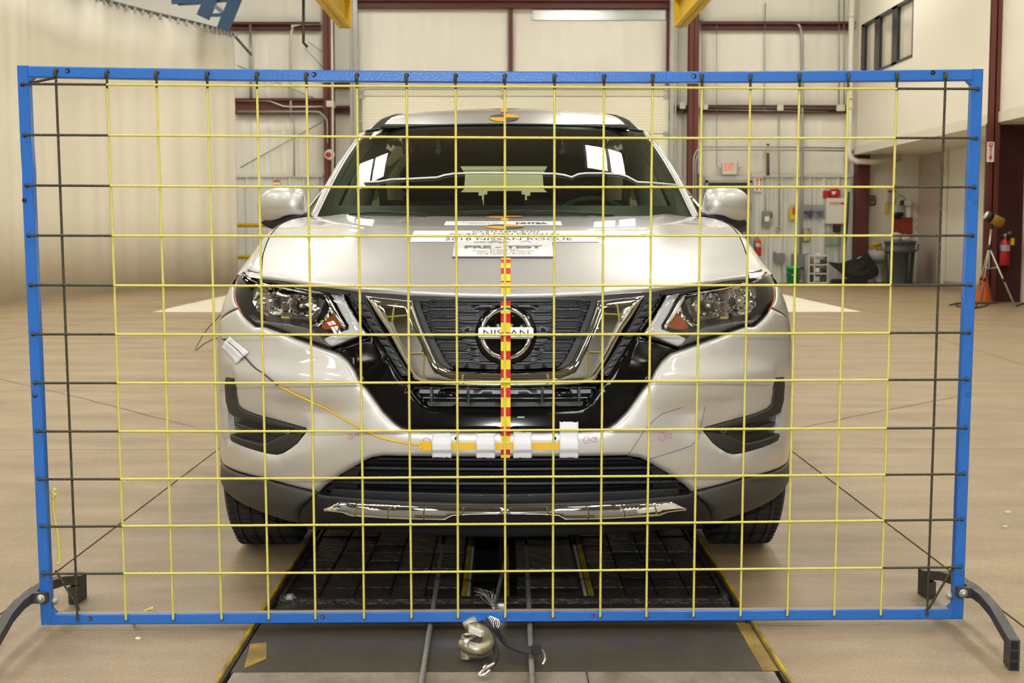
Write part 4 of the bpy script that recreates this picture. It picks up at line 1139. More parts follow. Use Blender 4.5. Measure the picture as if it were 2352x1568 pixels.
# interior
CLOTH = mat('seat_cloth', (.012, .012, .012), .85); LIN = mat('headliner', (.035, .035, .030), .9); DASH = mat('dash_vinyl', (.008, .008, .008), .75)
rows = [[cw(Vector((x, 1.40 + d_ + .12 * (x / .7) ** 2, z))) for x in np.linspace(0, .70, 10)] for d_, z in ((.0, 1.06), (.12, 1.095), (.35, 1.10), (.55, 1.085), (.66, 1.04), (.70, .9), (.72, .5))]
rows = [[Vector((2 * CX - p.x, p.y, p.z)) for p in reversed(r[1:])] + r for r in rows]
q = MB(); q.grid(rows, True); q.build('dashboard', DASH, car)
q = MB(); q.grid(full_rows([[roofP(j / 10, .02 + .96 * i / 12) + Vector((0, .02, -.035 - .02 * (j / 10))) for j in range(11)] for i in range(13)]), True); q.build('headliner', LIN, car)
def seat(x, y, zt, w_, name, hr=True):
    q = MB()
    prof = [(.0, .50), (.03, .62), (.05, .8), (.08, .98), (.12, zt - .16), (.14, zt - .10)]
    rows = []
    for dy, z in prof:
        ww = w_ * (.5 - .08 * max(0, (z - .8) / .4)); rows.append([cw(Vector((x + ww * s_, y + dy + .05 * (abs(s_) ** 3) * -1, z))) for s_ in np.linspace(-1, 1, 9)])
    q.grid(rows, True); q.box(CX + x - w_ * .42, CX + x + w_ * .42, YC + y + .1, YC + y + .16, .45, zt - .11, .02)
    q.box(CX + x - w_ * .5, CX + x + w_ * .5, YC + y - .48, YC + y + .1, .40, .56, .05)
    o = q.build(name, CLOTH, car)
    if hr:
        q = MB(); c = (CX + x, YC + y + .16, zt)
        prof = [(0, -.10), (.09, -.095), (.13, -.05), (.135, .02), (.11, .07), (.06, .095), (0, .10)]
        t_ = MB(); t_.lathe(prof, (0, 0, 0), 'z', 20); q.add([(v[0] * 1.12 + c[0], v[1] * .45 + c[1], v[2] * .95 + c[2]) for v in t_.V], t_.F, True)
        for s_ in (-.05, .05): q.tube([(c[0] + s_, c[1], c[2] - .2), (c[0] + s_, c[1], c[2] - .05)], .008, 6)
        q.build('headrest', CLOTH, o)
    return o
dR = (1322 - 1160) * (YC + 2.55) / FPX; dL = (995 - 1160) * (YC + 2.55) / FPX
for x in (dR, dL): seat(x, 2.42, 1.315, .56, 'front_seat')
for x in (-.36, .36): seat(x, 3.2, 1.10, .48, 'rear_seat', False)
for x0, x1 in ((-.53, -.118), (-.108, .108), (.118, .53)):
    q = MB(); q.box(CX + x0, CX + x1, YC + 3.36, YC + 3.46, .8, 1.283 if x0 == -.108 else 1.277, .018); q.build('rear_headrest', CLOTH, car)
q = MB(); cc = cw(Vector((.37, 1.98, 1.045))); rot = Matrix.Translation(cc) @ Matrix.Rotation(math.radians(-28), 4, 'X')
q.tube([rot @ Vector((.185 * math.cos(a), 0, .185 * math.sin(a))) for a in np.linspace(0, 2 * PI, 33)[:-1]], .014, 8, closed=True)
q.tube([rot @ Vector((-.18, 0, 0)), rot @ Vector((.18, 0, 0))], .022, 6); q.sphere(rot @ Vector((0, .02, 0)), .07, 10, (1, .6, 1)); q.build('steering_wheel', DASH, car)
q = MB(); c = cw(Vector((-.0, 1.98, 1.47)))
for x in (-.30, .26):
    q = MB(); c = cw(Vector((x, 2.42, 1.43))); q.sphere(c, .014, 8); q.sphere(c + Vector((.006, -.01, .02)), .009, 8); q.tube([c, c + Vector((0, .02, .10))], .006, 6); q.build('cabin_hook', ALU, car)
for sg in (1, -1):
    q = MB(); q.box(CX + sg * .35 - .2, CX + sg * .35 + .2, YC + 2.27, YC + 2.42, 1.525, 1.54, .006); q.build('sun_visor', mat('grey_lining', (.10, .105, .09), .8), car)
    q = MB(); q.tube([cw(Vector((.66, 2.52, .6)), sg), cw(Vector((.70, 2.55, 1.1)), sg), cw(Vector((.60, 2.62, 1.5)), sg)], .06, 8); q.build('centre_pillar', mat('grey_lining', (.10, .105, .09), .8), car)
    q = MB(); q.tube([cw(Vector((.62, 2.55, .7)), sg), cw(Vector((.56, 2.58, 1.2)), sg), cw(Vector((.58, 2.60, 1.42)), sg)], .022, 6); q.build('seat_belt', mat('belt_web', (.05, .05, .045), .8), car)
# door mirrors
for sg in (1, -1):
    q = MB(); cm = W(1160 + 508, 466, YC + 1.60); cm.x -= CX; sc_ = (YC + 1.60) / FPX
    prof = [(-53, 26), (-52, -2), (-47, -22), (-38, -33), (-18, -37), (8, -35), (32, -26), (50, -8), (56, 6), (55, 24), (48, 42), (10, 38), (-10, 30), (-30, 27)]
    low = [(-53, 26), (-30, 27), (-10, 30), (10, 38), (48, 42), (40, 52), (20, 60), (5, 60), (-15, 52), (-35, 42), (-52, 36)]
    def shell(pts, name, m, dep):
        pp = [(1 + (p.x) * sc_, -p.y * sc_) for p in catmull([(p[0], p[1], 0) for p in pts], 3, True)]
        V, F, Qd, H_, fu = tri_panel(pp, (), .008, .02)
        h = np.sqrt(np.clip(1 - np.abs((V[:, 0] - 1 - 1.5 * sc_) / (63 * sc_)) ** 2.6 - np.abs((V[:, 1] - (-3 if dep > .9 else -28) * sc_) / (47 * sc_)) ** 2.6, 0, 1))
        VV = [Vector((CX + sg * (cm.x + v[0] - 1), YC + 1.60 - .085 * dep * hh + .25 * (v[0] - 1), cm.z + v[1])) for v, hh in zip(V, h)]
        n_ = len(VV); cnt = {(e0, e1) for f in F for e0, e1 in zip(f, f[1:] + f[:1])}
        VV += [v + Vector((0, .09, 0)) for v in VV[:n_]]
        FF = list(F) + [(e1, e0, e0 + n_, e1 + n_) for e0, e1 in cnt if (e1, e0) not in cnt]
        q = MB(); q.add(VV, FF, True); return q.build(name, m, car)
    shell(prof, 'mirror_shell', PAINT, 1.0); shell(low, 'mirror_base', MATTB, .6)
    q = MB(); q.tube([Vector((CX + sg * (cm.x - 50 * sc_), YC + 1.62, cm.z - 38 * sc_)), Vector((CX + sg * .79, YC + 1.66, 1.115))], .03, 8); q.build('mirror_arm', MATTB, car)
# wheels
for yc_ in (.93, 3.636):
    for sg in (1, -1):
        wl = thing('x', None, None, (0, 0, 0)) if False else None
        xc = CX + sg * .7975; q = MB()
        prof = [(.225, -.095), (.30, -.112), (.335, -.108), (.352, -.096)]
        for g0 in (-.062, -.022, .018, .058):
            prof += [(.3605, g0 - .010), (.352, g0 - .0085) if False else (.3605, g0 - .006), (.352, g0 - .005), (.352, g0 + .005), (.3605, g0 + .006)]
        prof += [(.352, .096), (.335, .108), (.30, .112), (.225, .095)]
        q.lathe([(r, h) for r, h in prof], (xc, YC + yc_, .3605), 'x', 72, smooth=False); ty = q.build('tyre', RUBBER, car)
        if yc_ < 2:
            q = MB()
            for j in range(90):
                a = 2 * PI * j / 90
                for xx in (-.086, -.042, -.002, .038, .086):
                    w_ = .013 if abs(xx) < .08 else .010
                    mx = Matrix.Translation((xc, YC + yc_, .3605)) @ Matrix.Rotation(a + (.02 if xx > 0 else 0), 4, 'X')
                    q.box(xx - w_, xx + w_, -.0015, .0015, .355, .3613, 0, mx)
            tag(q.build('tread_sipes', VOIDB, ty), kind='stuff')
        q = MB(); q.lathe([(0, sg * .06), (.06, sg * .07), (.08, sg * .05), (.20, sg * .08), (.225, sg * .095), (.225, -sg * .09), (.0, -sg * .09)], (xc, YC + yc_, .3605), 'x', 40); q.build('wheel_rim', DARKCH, ty)
        for j in range(5):
            a = 2 * PI * j / 5; q = MB(); q.tube([(xc + sg * .085, YC + yc_ + .03 * math.cos(a), .3605 + .03 * math.sin(a)), (xc + sg * .098, YC + yc_ + .21 * math.cos(a), .3605 + .21 * math.sin(a))], .022, 6); q.build('spoke', ALU, ty)
# tow-eye cover seam, holes
tw = [(472, 921), (455, 988), (450, 1004), (430, 1024), (334, 1053), (282, 1046), (317, 992), (341, 965), (364, 950)]
tq = dens(Q_(tw), .01)
q = MB(); q.tube([S3(u, z, .0002) for u, z in tq], .0009, 5, closed=True); q.build('tow_cover_seam', mat('seam_dark', (.10, .10, .10), .6), bumper)
for dx in (-113, 114):
    u_, z_ = pj(dx, 1006); c = S3(u_, z_, .001, 1 if dx > 0 else -1); q = MB(); q.lathe([(0, 0), (.0045, 0), (.0045, .002)], c, 'y', 12); q.build('screw_hole', VOIDB, bumper)
# ================================================================== THE ROPE GRID
BLUE = mat('blue_enamel', (0.016, 0.135, 0.50), 0.34, coat=.15, coat_r=.1, bump=.12, bscale=240, var=.12, vscale=12, vcol=(.04, .13, .36))
ROPEY = mat('yellow_rope', (0.66, 0.60, 0.14), 0.5, var=.35, vscale=45, vcol=(.52, .45, .08))
ROPEK = mat('black_marked_rope', (0.018, 0.016, 0.013), 0.6, var=.8, vscale=160, vcol=(.10, .085, .03))
STEELB = mat('black_painted_steel', (0.020, 0.019, 0.018), 0.5, var=.7, vscale=20, vcol=(.075, .065, .055), rvar=.15)
HOLED = mat('hole_dark', (0.012, 0.008, 0.007), .9)
HOLER = mat('hole_rust', (0.10, 0.028, 0.016), .9)
GX, GT = .004, .0285
def FW(x, h, d=0.0):
    return Vector((GX + x, 3.504 - (h - .038) / 1.428 * .044 + x * (.0146 + .008 * h / 1.47) + d, h))
def bow(x): return .010 * ((x / 1.243) ** 2) - .001
HB0, HB1 = .0195, .0480           # bottom bar
HT1 = 1.4795; HT0 = HT1 - GT      # top bar at mid span
HW_ = 1.243
gf = thing('rope_grid_frame', 'bright blue steel frame strung with a square grid of yellow rope', 'frame', (GX, 3.52, 0))
def sweep(pts, name, m=BLUE):
    """pts: list of (x0,x1,h0,h1) cross rectangles given as 4 corner functions"""
    q = MB(); V = []; F = []
    b_ = .0025
    for (c, ax, up) in pts:
        w_, h_ = GT / 2, GT / 2
        sec = [(-w_ + b_, -h_), (w_ - b_, -h_), (w_, -h_ + b_), (w_, h_ - b_), (w_ - b_, h_), (-w_ + b_, h_), (-w_, h_ - b_), (-w_, -h_ + b_)]
        for a, e in sec: V.append(c + ax * a + up * e)
    n = 8; k = len(pts)
    for i in range(k - 1):
        for j in range(n): F.append((i * n + j, i * n + (j + 1) % n, (i + 1) * n + (j + 1) % n, (i + 1) * n + j))
    F.append(tuple(range(n))); F.append(tuple((k - 1) * n + j for j in range(n)))
    q.add(V, F); return q.build(name, m, gf)
DY = Vector((0, 1, 0)); DZ = Vector((0, 0, 1)); DX = Vector((1, 0, 0))
xs_ = np.linspace(-HW_ + GT, HW_ - GT, 25)
sweep([(FW(x, HT0 + GT / 2 + bow(x), GT / 2), DY, DZ) for x in xs_], 'top_bar')
sweep([(FW(x, (HB0 + HB1) / 2, GT / 2), DY, DZ) for x in xs_], 'bottom_bar')
for sg in (1, -1):
    sweep([(FW(sg * (HW_ - GT / 2) + (-sg * .0015 * math.exp(-((h - 1.22) / .03) ** 2)) , h, GT / 2), DY, DX) for h in np.concatenate([np.linspace(HB0, 1.12, 6), np.linspace(1.15, 1.30, 8), [HT1 + bow(HW_)]])], 'side_bar')
    for (h, s2) in ((HT0 + bow(HW_), -1), (HB1, 1)):   # weld fillets
        q = MB(); x0 = sg * (HW_ - GT)
        A = [FW(x0, h, .002), FW(x0 - sg * .012, h, .002), FW(x0, h + s2 * .012, .002)]; B2 = [p + Vector((0, GT - .004, 0)) for p in A]
        q.add(A + B2, [(0, 1, 2), (3, 5, 4), (0, 3, 4, 1), (1, 4, 5, 2), (2, 5, 3, 0)]); q.build('weld', BLUE, gf)
q = MB(); nb = 24
q.grid([[FW(x, HB1 + .0004, d_) for x in np.linspace(-HW_ + GT, HW_ - GT, nb)] for d_ in (.002, GT - .002)], False)
q.build('dust_film', mat('floor_dust', (.36, .30, .25), .9, var=.6, vscale=12, vcol=(.16, .20, .30)), gf)
def rope_mesh(name, P0, P1, r, brk, mats, parent, pitch=.026, wob=.0, strands=3, bowv=None, n=9):
    """brk: list of (fraction, material index) from P0 to P1"""
    P0, P1 = Vector(P0), Vector(P1); Ln = (P1 - P0).length; T = (P1 - P0).normalized()
    k = max(2, int(Ln / (pitch / 7))); u = T.orthogonal().normalized(); w_ = T.cross(u)
    ph = random.uniform(0, 6); V = []; F = []; M_ = []
    for i in range(k + 1):
        f = i / k; s_ = f * Ln; th = 2 * PI * s_ / pitch
        c = P0 + T * s_
        if wob: c = c + u * wob * math.sin(PI * f) * math.sin(f * 5 + ph) + w_ * wob * math.sin(PI * f) * math.cos(f * 4 + ph)
        if bowv is not None: c = c + bowv * math.sin(PI * f)
        for j in range(n):
            a = 2 * PI * j / n; rr = r * (.90 + .10 * math.cos(strands * a))
            V.append(c + (u * math.cos(a + th) + w_ * math.sin(a + th)) * rr)
    for i in range(k):
        f = (i + .5) / k; mi = 0
        for fr, m_i in brk:
            if f >= fr: mi = m_i
        for j in range(n):
            F.append((i * n + j, i * n + (j + 1) % n, (i + 1) * n + (j + 1) % n, (i + 1) * n + j)); M_.append(mi)
    return mesh_obj(name, V, F, mats, parent, True, M_)
RR = .0038; SPG = .127
hole_me = None
def hole(x, h, m, r=.0058):
    global hole_me
    if hole_me is None:
        q = MB(); q.lathe([(0, .0006), (.0052, .0004), (.0060, -.0004), (.0066, .0008)], (0, 0, 0), 'y', 14); o = q.build('rope_hole', HOLED); hole_me = {0: o.data}; bpy.data.objects.remove(o)
        me2 = hole_me[0].copy(); me2.materials.clear(); me2.materials.append(HOLER); hole_me[1] = me2
    o = bpy.data.objects.new('rope_hole', hole_me[m]); link(o, gf); o.location = FW(x, h, -.0004); return o
rows_h = [1.4355 - SPG * i for i in range(11)]
hjit = [0, .001, .001, .002, -.001, 0, .002, -.001, .001, .004, 0]
for k in range(-9, 10):
    x = SPG * k + random.uniform(-.0012, .0012)
    ht = HT0 + GT * .55 + bow(x); hb = (HB0 + HB1) / 2
    f1 = (ht - rows_h[0]) / (ht - hb)
    brk = [(0, 1)] if abs(k) == 9 else [(0, 1), (f1 + .002, 0)]
    if k in (-8, -7): brk.append((.97 if k == -7 else .98, 0))
    rope_mesh('rope', FW(x, ht, -.003), FW(x + random.uniform(-.001, .001), hb, -.003), RR, brk, [ROPEY, ROPEK], gf, wob=.0006)
    hole(x, ht + .001, 0); hole(x, hb - .001, 1)
    q = MB(); q.tube([FW(x + .001, ht + .004, .006), FW(x, ht + .0035, -.004), FW(x - .001, ht - .006, -.0075), FW(x - .001, ht - .016, -.004)], .0046, 7); q.build('rope_loop', ROPEK, gf)
for i, h in enumerate(rows_h):
    xe = HW_ - GT * .45
    hl_, hr_ = h + .006 - i * .0009, h + .001 + hjit[i]
    f0 = (xe - 8 * SPG) / (2 * xe)
    rope_mesh('rope', FW(-xe, hl_, -.009), FW(xe, hr_, -.009), RR, [(0, 1), (f0, 0), (1 - f0, 1)], [ROPEY, ROPEK], gf, wob=.001, bowv=Vector((0, 0, -.002)))
    hole(-xe, hl_, 0); hole(xe, hr_, 0)
def fpx(px, py):
    """point on the frame plane seen at a pixel"""
    d = ray(px, py); Y = 3.48
    for _ in range(6):
        p = W(px, py, Y); Y = FW(p.x - GX, p.z).y
    return p.x - GX, p.z
for a, c in (((50, 193), (126, 178)), ((124, 1312), (182, 1402)), ((2192, 1306), (2132, 1402))):
    A, C_ = fpx(*a), fpx(*c); rope_mesh('rope', FW(*A, .012), FW(*C_, .004), RR, [(0, 1)], [ROPEY, ROPEK], gf)
for px, py in ((155, 163), (721, 171), (1594, 175), (2143, 167), (56, 460), (80, 908), (99, 1322), (2241, 464), (2224, 906), (2210, 1317), (207, 1420), (741, 1417), (1361, 1414), (1580, 1414), (2108, 1415)):
    A = fpx(px, py); hole(A[0], A[1], 1 if py > 1300 else 0)
A = fpx(114, 1130)
kn = MB()
P = [FW(A[0], A[1], .03), FW(A[0] - .004, A[1] - .05, .034), FW(A[0] + .006, A[1] - .12, .03), FW(A[0] + .010, A[1] - .19, .026), FW(A[0] + .004, A[1] - .2, .02)]
kn.tube(catmull(P, 5), .004, 7)
for s_ in range(4): kn.sphere(FW(A[0] + .002 * (-1) ** s_, A[1] - .006 * s_, .03), .0065, 8)
kn.build('rope_tail', ROPEY, gf)
P = [FW(*fpx(345, 1402), .03), FW(*fpx(318, 1418), .045), FW(*fpx(300, 1440), .05), FW(*fpx(288, 1455), .05)]
kn = MB(); kn.tube(catmull(P, 5), .0042, 7); kn.build('rope_tail', ROPEY, gf)
# legs with stacked tube feet
TS = .0254
for sg in (1, -1):
    L_ = [(1.240, 3.135, .064), (1.246, 3.17, .064), (1.262, 3.33, .092), (1.266, 3.42, .100), (1.262, 3.60, .100), (1.254, 3.70, .088), (1.240, 3.80, .064), (1.236, 3.84, .064)]
    off = -.02 * 1.0 if sg < 0 else .02
    P = [Vector((GX + sg * p[0], p[1] + off, p[2])) for p in L_]
    q = MB(); q.tube(P, TS / 2 * 1.414, 4, sq=True); leg = q.build('leg', STEELB, gf)
    for (i, j) in ((0, 1), (7, 6)):
        a, c = P[i], P[j]
        for lv in (.0127, .0385):
            q = MB(); q.tube([Vector((a.x, a.y, lv)), Vector((c.x, c.y, lv)) + (c - a).normalized() * .03], TS / 2 * 1.40, 4, sq=True); q.build('foot_tube', STEELB, leg)
        q = MB(); d = (a - c).normalized()
        for lv in (.0127, .0385, .064):
            mxx = Matrix.Translation(Vector((a.x, a.y, lv)) + d * .0006); q.box(-.0098, .0098, -.0008, .0008, -.0098, .0098, 0, mxx)
        q.build('tube_mouth', VOIDB, leg)
    cpos = FW(sg * (HW_ + .006), .102); q = MB(); q.box(cpos.x - .034, cpos.x + .034, cpos.y - .026, cpos.y - .001, .085, .113, .003); q.box(cpos.x + sg * .012, cpos.x + sg * .034, cpos.y - .01, cpos.y + .05, .085, .113, .003); q.build('clamp', STEELB, gf)
    q = MB(); bp = FW(sg * (HW_ - .012), .099, -.028)
    q.lathe([(0, -.008), (.006, -.007), (.0075, -.003), (.0075, 0), (.012, 0), (.012, .002)], bp, 'y', 12); q.build('clamp_bolt', GALV, gf)
    q = MB(); bp = FW(sg * (HW_ - GT - .006), .082, .012)
    q.lathe([(0, -.008), (.006, -.007), (.0075, 0), (.011, 0), (.011, .003)], bp, 'y', 10); q.build('clamp_bolt', GALV, gf)
# ================================================================== THE TRACK
STEELP = mat('worn_steel_plate', (0.070, 0.058, 0.037), 0.45, metal=.1, var=.9, vscale=2.6, vcol=(.036, .028, .018), rvar=.12, detail=8, fine=.1)
STEELL = mat('bright_worn_steel', (0.42, 0.37, 0.30), 0.35, metal=.4, var=.9, vscale=9, vcol=(.15, .11, .08), stretch=(1, .5, 1), rvar=.12)
TILE = mat('greasy_black_tile', (0.010, 0.009, 0.008), 0.38, var=.8, vscale=22, vcol=(.026, .023, .019), bump=.5, bscale=120, rvar=.15)
CHAN = mat('greasy_channel', (0.030, 0.024, 0.018), 0.5, var=.9, vscale=16, vcol=(.008, .007, .006), bump=.6, bscale=80)
EDGEY = mat('worn_yellow_edge', (0.50, 0.34, 0.012), 0.5, var=1.0, vscale=14, vcol=(.10, .075, .02), stretch=(2, .5, 1))
STAINY = mat('yellow_paint_remnant', (0.36, 0.22, 0.015), 0.45, var=1.0, vscale=9, vcol=(.065, .05, .034), detail=8)
tk = MB(); tk.box(-.69, .69, -1.0, 17.9, -.30, -.16)
track = tk.build('floor_track', VOIDB); tag(track, 'sunken black steel tow track between yellow edges', kind='structure')
def tb(name, m, *a, b=0.0):
    q = MB(); q.box(*a, b); return q.build(name, m, track)
for sg in (1, -1):
    tb('edge_angle', EDGEY, sg * .679, sg * .689, -1, 17.9, -.2, .003, b=.002)
    tb('edge_bar', CHAN, sg * .671, sg * .678, -1, 17.9, -.2, -.003, b=.001)
    tb('edge_rail', CHAN, sg * .655, sg * .672, 3.9, 17.9, -.2, -.012)
tb('cover_plate', STEELL, -.66, .2, -1.0, 3.163, -.03, -.002, b=.002); tb('cover_plate', STEELL, .203, .66, -1.0, 3.163, -.03, -.002, b=.002)
tb('cover_plate', STEELP, -.668, .668, 3.169, 3.716, -.03, -.004, b=.002)
for pts in ([(1690, 1430), (1745, 1432), (1800, 1540), (1752, 1540)], [(575, 1478), (612, 1474), (612, 1512), (560, 1535)]):
    P = [G(a, c, -.0032) for a, c in pts]; q = MB(); q.add(P, [(0, 1, 2, 3)]); q.build('paint_remnant', STAINY, track)
tb('cross_channel', CHAN, -.668, .668, 3.721, 3.748, -.1, -.012, b=.004); tb('cross_channel', CHAN, -.668, .668, 3.763, 3.818, -.1, -.018, b=.006); tb('cross_channel', CHAN, -.668, .668, 3.833, 3.875, -.1, -.010, b=.006)
for px in (670, 1660):
    c = G(px, 1366, -.01); q = MB(); q.lathe([(0, .008), (.011, .008), (.012, 0), (.019, 0), (.019, -.004)], (c.x, 3.855, -.008), 'z', 6, False); q.build('anchor_bolt', GALV if px < 1000 else CHAN, track)
tme = None
def tile(x0, w_, y0, l_):
    global tme
    if tme is None: tme = {}
    if w_ not in tme:
        q = MB(); q.box(0, w_ - .004, 0, l_ - .004, -.03, 0, .002); o = q.build('tile', TILE); tme[w_] = o.data; bpy.data.objects.remove(o)
    o = bpy.data.objects.new('tile', tme[w_]); COL.objects.link(o); o.parent = track; o.location = (x0, y0, -.020 + random.uniform(-.003, .002))
for j in range(13):
    y0 = 3.885 + .115 * j
    for i in range(5): tile(-.655 + .105 * i, .105, y0, .115)
    for i in range(4): tile(.275 + .095 * i, .095, y0, .115)
    for i in range(1): tile(.04, .195, y0, .115)
tb('tile_field', TILE, -.655, .655, 5.39, 17.9, -.05, -.02)
RAILW = mat('pale_rail', (.55, .52, .44), .3)
tb('guide_rail', RAILW, -.112, -.104, 3.88, 17, -.14, -.03); tb('guide_rail', EDGEY, -.128, -.113, 3.88, 17, -.12, -.022)
tb('guide_rail', RAILW, .243, .252, 3.88, 17, -.14, -.03); tb('guide_rail', EDGEY, .255, .272, 3.88, 17, -.12, -.022)
tb('guide_rail', EDGEY, .005, .016, 3.88, 17, -.12, -.03); tb('guide_rail', CHAN, -.018, -.004, 3.88, 17, -.12, -.05)
tb('slot_floor', CHAN, -.10, .24, 3.88, 17, -.16, -.13)
# tow cables
WIRE = mat('greasy_wire_rope', (0.30, 0.28, 0.25), 0.45, metal=.5, var=.6, vscale=60, vcol=(.12, .11, .10))
for (x0, y0, x1, y1, lab) in ((-.187, 2.2, -.247, 9.0, 'greasy steel tow cable on the track, left of the hook'), (.062, 2.2, .104, 9.0, 'greasy steel tow cable on the track, right of the hook')):
    f = .55
    o = rope_mesh('tow_cable', (x0, y0, .0065), (x1, y1, .012), .0078, [(0, 0)], [WIRE], None, pitch=.05, strands=6, n=18)
    tag(o, lab, 'cable')
# hook and straps in front of the car
BRASS = mat('zinc_yellow_plate', (0.40, 0.37, 0.26), 0.36, metal=.7, var=.5, vscale=40, vcol=(.20, .18, .09))
STRAP = mat('black_strap', (0.012, 0.012, 0.012), .6, bump=.3, bscale=400)
WIREH = mat('bright_wire', (.70, .70, .66), .2, metal=.9)
hk = thing('tow_hook', 'brass-coloured tow clamp lying on the track in front of the car', 'hook', G(1090, 1500))
def gp(px, py, z=.03): return G(px, py, z)
out = [(1058, 1480), (1057, 1474), (1063, 1470), (1075, 1471), (1092, 1475), (1106, 1472), (1109, 1462), (1102, 1452), (1080, 1441), (1086, 1434), (1112, 1438), (1128, 1458), (1131, 1480), (1126, 1494), (1116, 1500), (1094, 1500), (1078, 1494), (1062, 1488)]
P = [gp(a, c, .045) for a, c in out]; n = len(P)
# bent body: sweep of thick bar along the C, standing on the plate
cc = [gp(1062, 1478, .05), gp(1080, 1487, .048), gp(1104, 1490, .045), gp(1120, 1480, .048), gp(1119, 1464, .05), gp(1108, 1450, .055), gp(1092, 1442, .06), gp(1078, 1446, .06)]
q = MB(); q.tube(catmull(cc, 6), [.0155] * 43, 10); q.build('clamp_body', BRASS, hk)
cc2 = [gp(1066, 1492, .020), gp(1090, 1499, .018), gp(1112, 1496, .018), gp(1124, 1484, .02)]
q = MB(); q.tube(catmull(cc2, 6), .016, 10); q.build('clamp_base', BRASS, hk)
q = MB(); c = gp(1072, 1502, .012)
for k in range(5): q.lathe([(.012, -.002), (.017, 0), (.012, .002)], (c.x, c.y, c.z + k * .0045 - .008), 'z', 20)
q.lathe([(0, -.01), (.012, -.01), (.012, .014), (0, .014)], c, 'z', 20); q.build('knurled_nut', BRASS, hk)
q = MB(); c = gp(1071, 1474, .064); q.lathe([(0, .008), (.006, .007), (.009, 0), (.009, -.01)], c, 'z', 14); q.build('pin', WIREH, hk)
q = MB(); q.tube(catmull([gp(1093, 1459, .066), gp(1078, 1468, .066), gp(1064, 1466, .066), gp(1064, 1459, .066), gp(1076, 1456, .068), gp(1093, 1459, .066)], 5), .0042, 7); q.build('ring', BRASS, hk)
q = MB(); a, c = gp(1080, 1444, .085), gp(1108, 1456, .078); q.tube([a, c], .009, 4, sq=True); q.build('tag_plate', mat('tag_white', (.62, .60, .52), .4), hk)
q = MB(); a, c = gp(1066, 1438, .05), gp(1092, 1426, .06); q.tube([a, c], [.012, .017], 8); q.build('ferrule', GALV, hk)
st = catmull([gp(1115, 1424, .06), gp(1132, 1436, .05), gp(1140, 1446, .045), gp(1158, 1470, .04), gp(1190, 1485, .035), gp(1222, 1492, .032), gp(1240, 1488, .03)], 6)
rows = [[p + Vector((0, .010, .006)), p + Vector((0, -.010, -.006)), p + Vector((0, -.010, -.010)), p + Vector((0, .010, .002))] for p in st]
q = MB(); q.grid([r + [r[0]] for r in rows], False); so = q.build('ratchet_strap', STRAP, None, True); tag(so, 'black webbing strap with a wire hook on the track', 'strap')
def kid(o, par):
    o.parent = par; o.matrix_parent_inverse = Matrix.Translation(par.location).inverted(); return o
q = MB(); q.tube(catmull([gp(1240, 1488, .035), gp(1250, 1500, .03), gp(1251, 1516, .022), gp(1246, 1526, .014)], 5), .0035, 7); kid(q.build('wire_hook', WIREH), so)
q = MB(); c = gp(1232, 1490, .034); q.box(c.x - .013, c.x + .013, c.y - .012, c.y + .012, c.z - .012, c.z + .01, .004); kid(q.build('buckle', STRAP), so)
q = MB(); q.tube(catmull([gp(1136, 1522, .03), gp(1115, 1535, .02), gp(1100, 1549, .01), gp(1112, 1549, .012), gp(1126, 1538, .02)], 5), .0036, 7); q.tube([gp(1110, 1534, .026), gp(1118, 1526, .03)], .0034, 6)
s2 = q.build('s_hook', WIREH, None, True); tag(s2, 'bright bent wire hook hanging below the brass clamp', 'hook')
q = MB(); q.tube(catmull([gp(1108, 1428, .06), gp(1124, 1450, .055), gp(1136, 1480, .04), gp(1140, 1505, .035), gp(1134, 1524, .028)], 5), .006, 6); s3 = q.build('cable_lanyard', STRAP, None, True); tag(s3, 'thin black lanyard looping behind the brass clamp', 'cord')
q = MB()
for k in range(4): q.tube([gp(1128 + 4 * k, 1426 + 2 * k, .055) + Vector((.008 * math.cos(a), .008 * math.sin(a) * .4, .012 * math.sin(a))) for a in np.linspace(0, 2 * PI, 17)[:-1]], .002, 6, closed=True)
kid(q.build('spring', WIREH), so)
cl_ = thing('cable_clip', 'shiny saddle clip with frayed wire end behind the frame bar', 'clip', (0, 3.8, 0))
q = MB(); q.tube(catmull([gp(1133, 1398, .018), gp(1138, 1390, .024), gp(1147, 1386, .024), gp(1156, 1388, .018)], 5), .004, 7); q.build('clip_bolt', WIREH, cl_)
c = gp(1150, 1392, .018); q = MB(); q.box(c.x - .014, c.x + .014, c.y - .01, c.y + .01, c.z - .010, c.z + .010, .005); q.build('clip_saddle', WIREH, cl_)
q = MB()
for k in range(26):
    a = gp(1130, 1392, .014); t = gp(1106 + random.uniform(-18, 40), 1358 + random.uniform(-10, 12), .04 + random.uniform(-.02, .018)); m_ = a.lerp(t, .5) + Vector((random.uniform(-.01, .01), 0, random.uniform(0, .02)))
    q.tube(catmull([a, m_, t], 3), .0009, 4, caps=False)
q.build('frayed_wire', WIRE, cl_)
q = MB(); q.tube(catmull([gp(1132, 1392, .014), gp(1140, 1370, .012), gp(1150, 1330, .02), gp(1160, 1290, .02)], 5), .006, 7); q.build('wire_tail', WIRE, cl_)
# crumbs on the floor
FO = mat('white_foam_crumb', (.75, .72, .6), .8)
for px, py, w_, lab in ((2315, 1179, .012, 'small white foam chip on the floor beside the blue frame'), (2309, 1211, .010, 'white curled scrap on the floor below the foam chip'), (318, 1468, .008, 'thin white sliver on the floor below the frame')):
    c = G(px, py); q = MB(); q.box(c.x - w_, c.x + w_ * .8, c.y - w_ * .5, c.y + w_ * .4, 0, w_ * .8, .002); tag(q.build('foam_crumb', FO, None, True), lab, 'scrap')
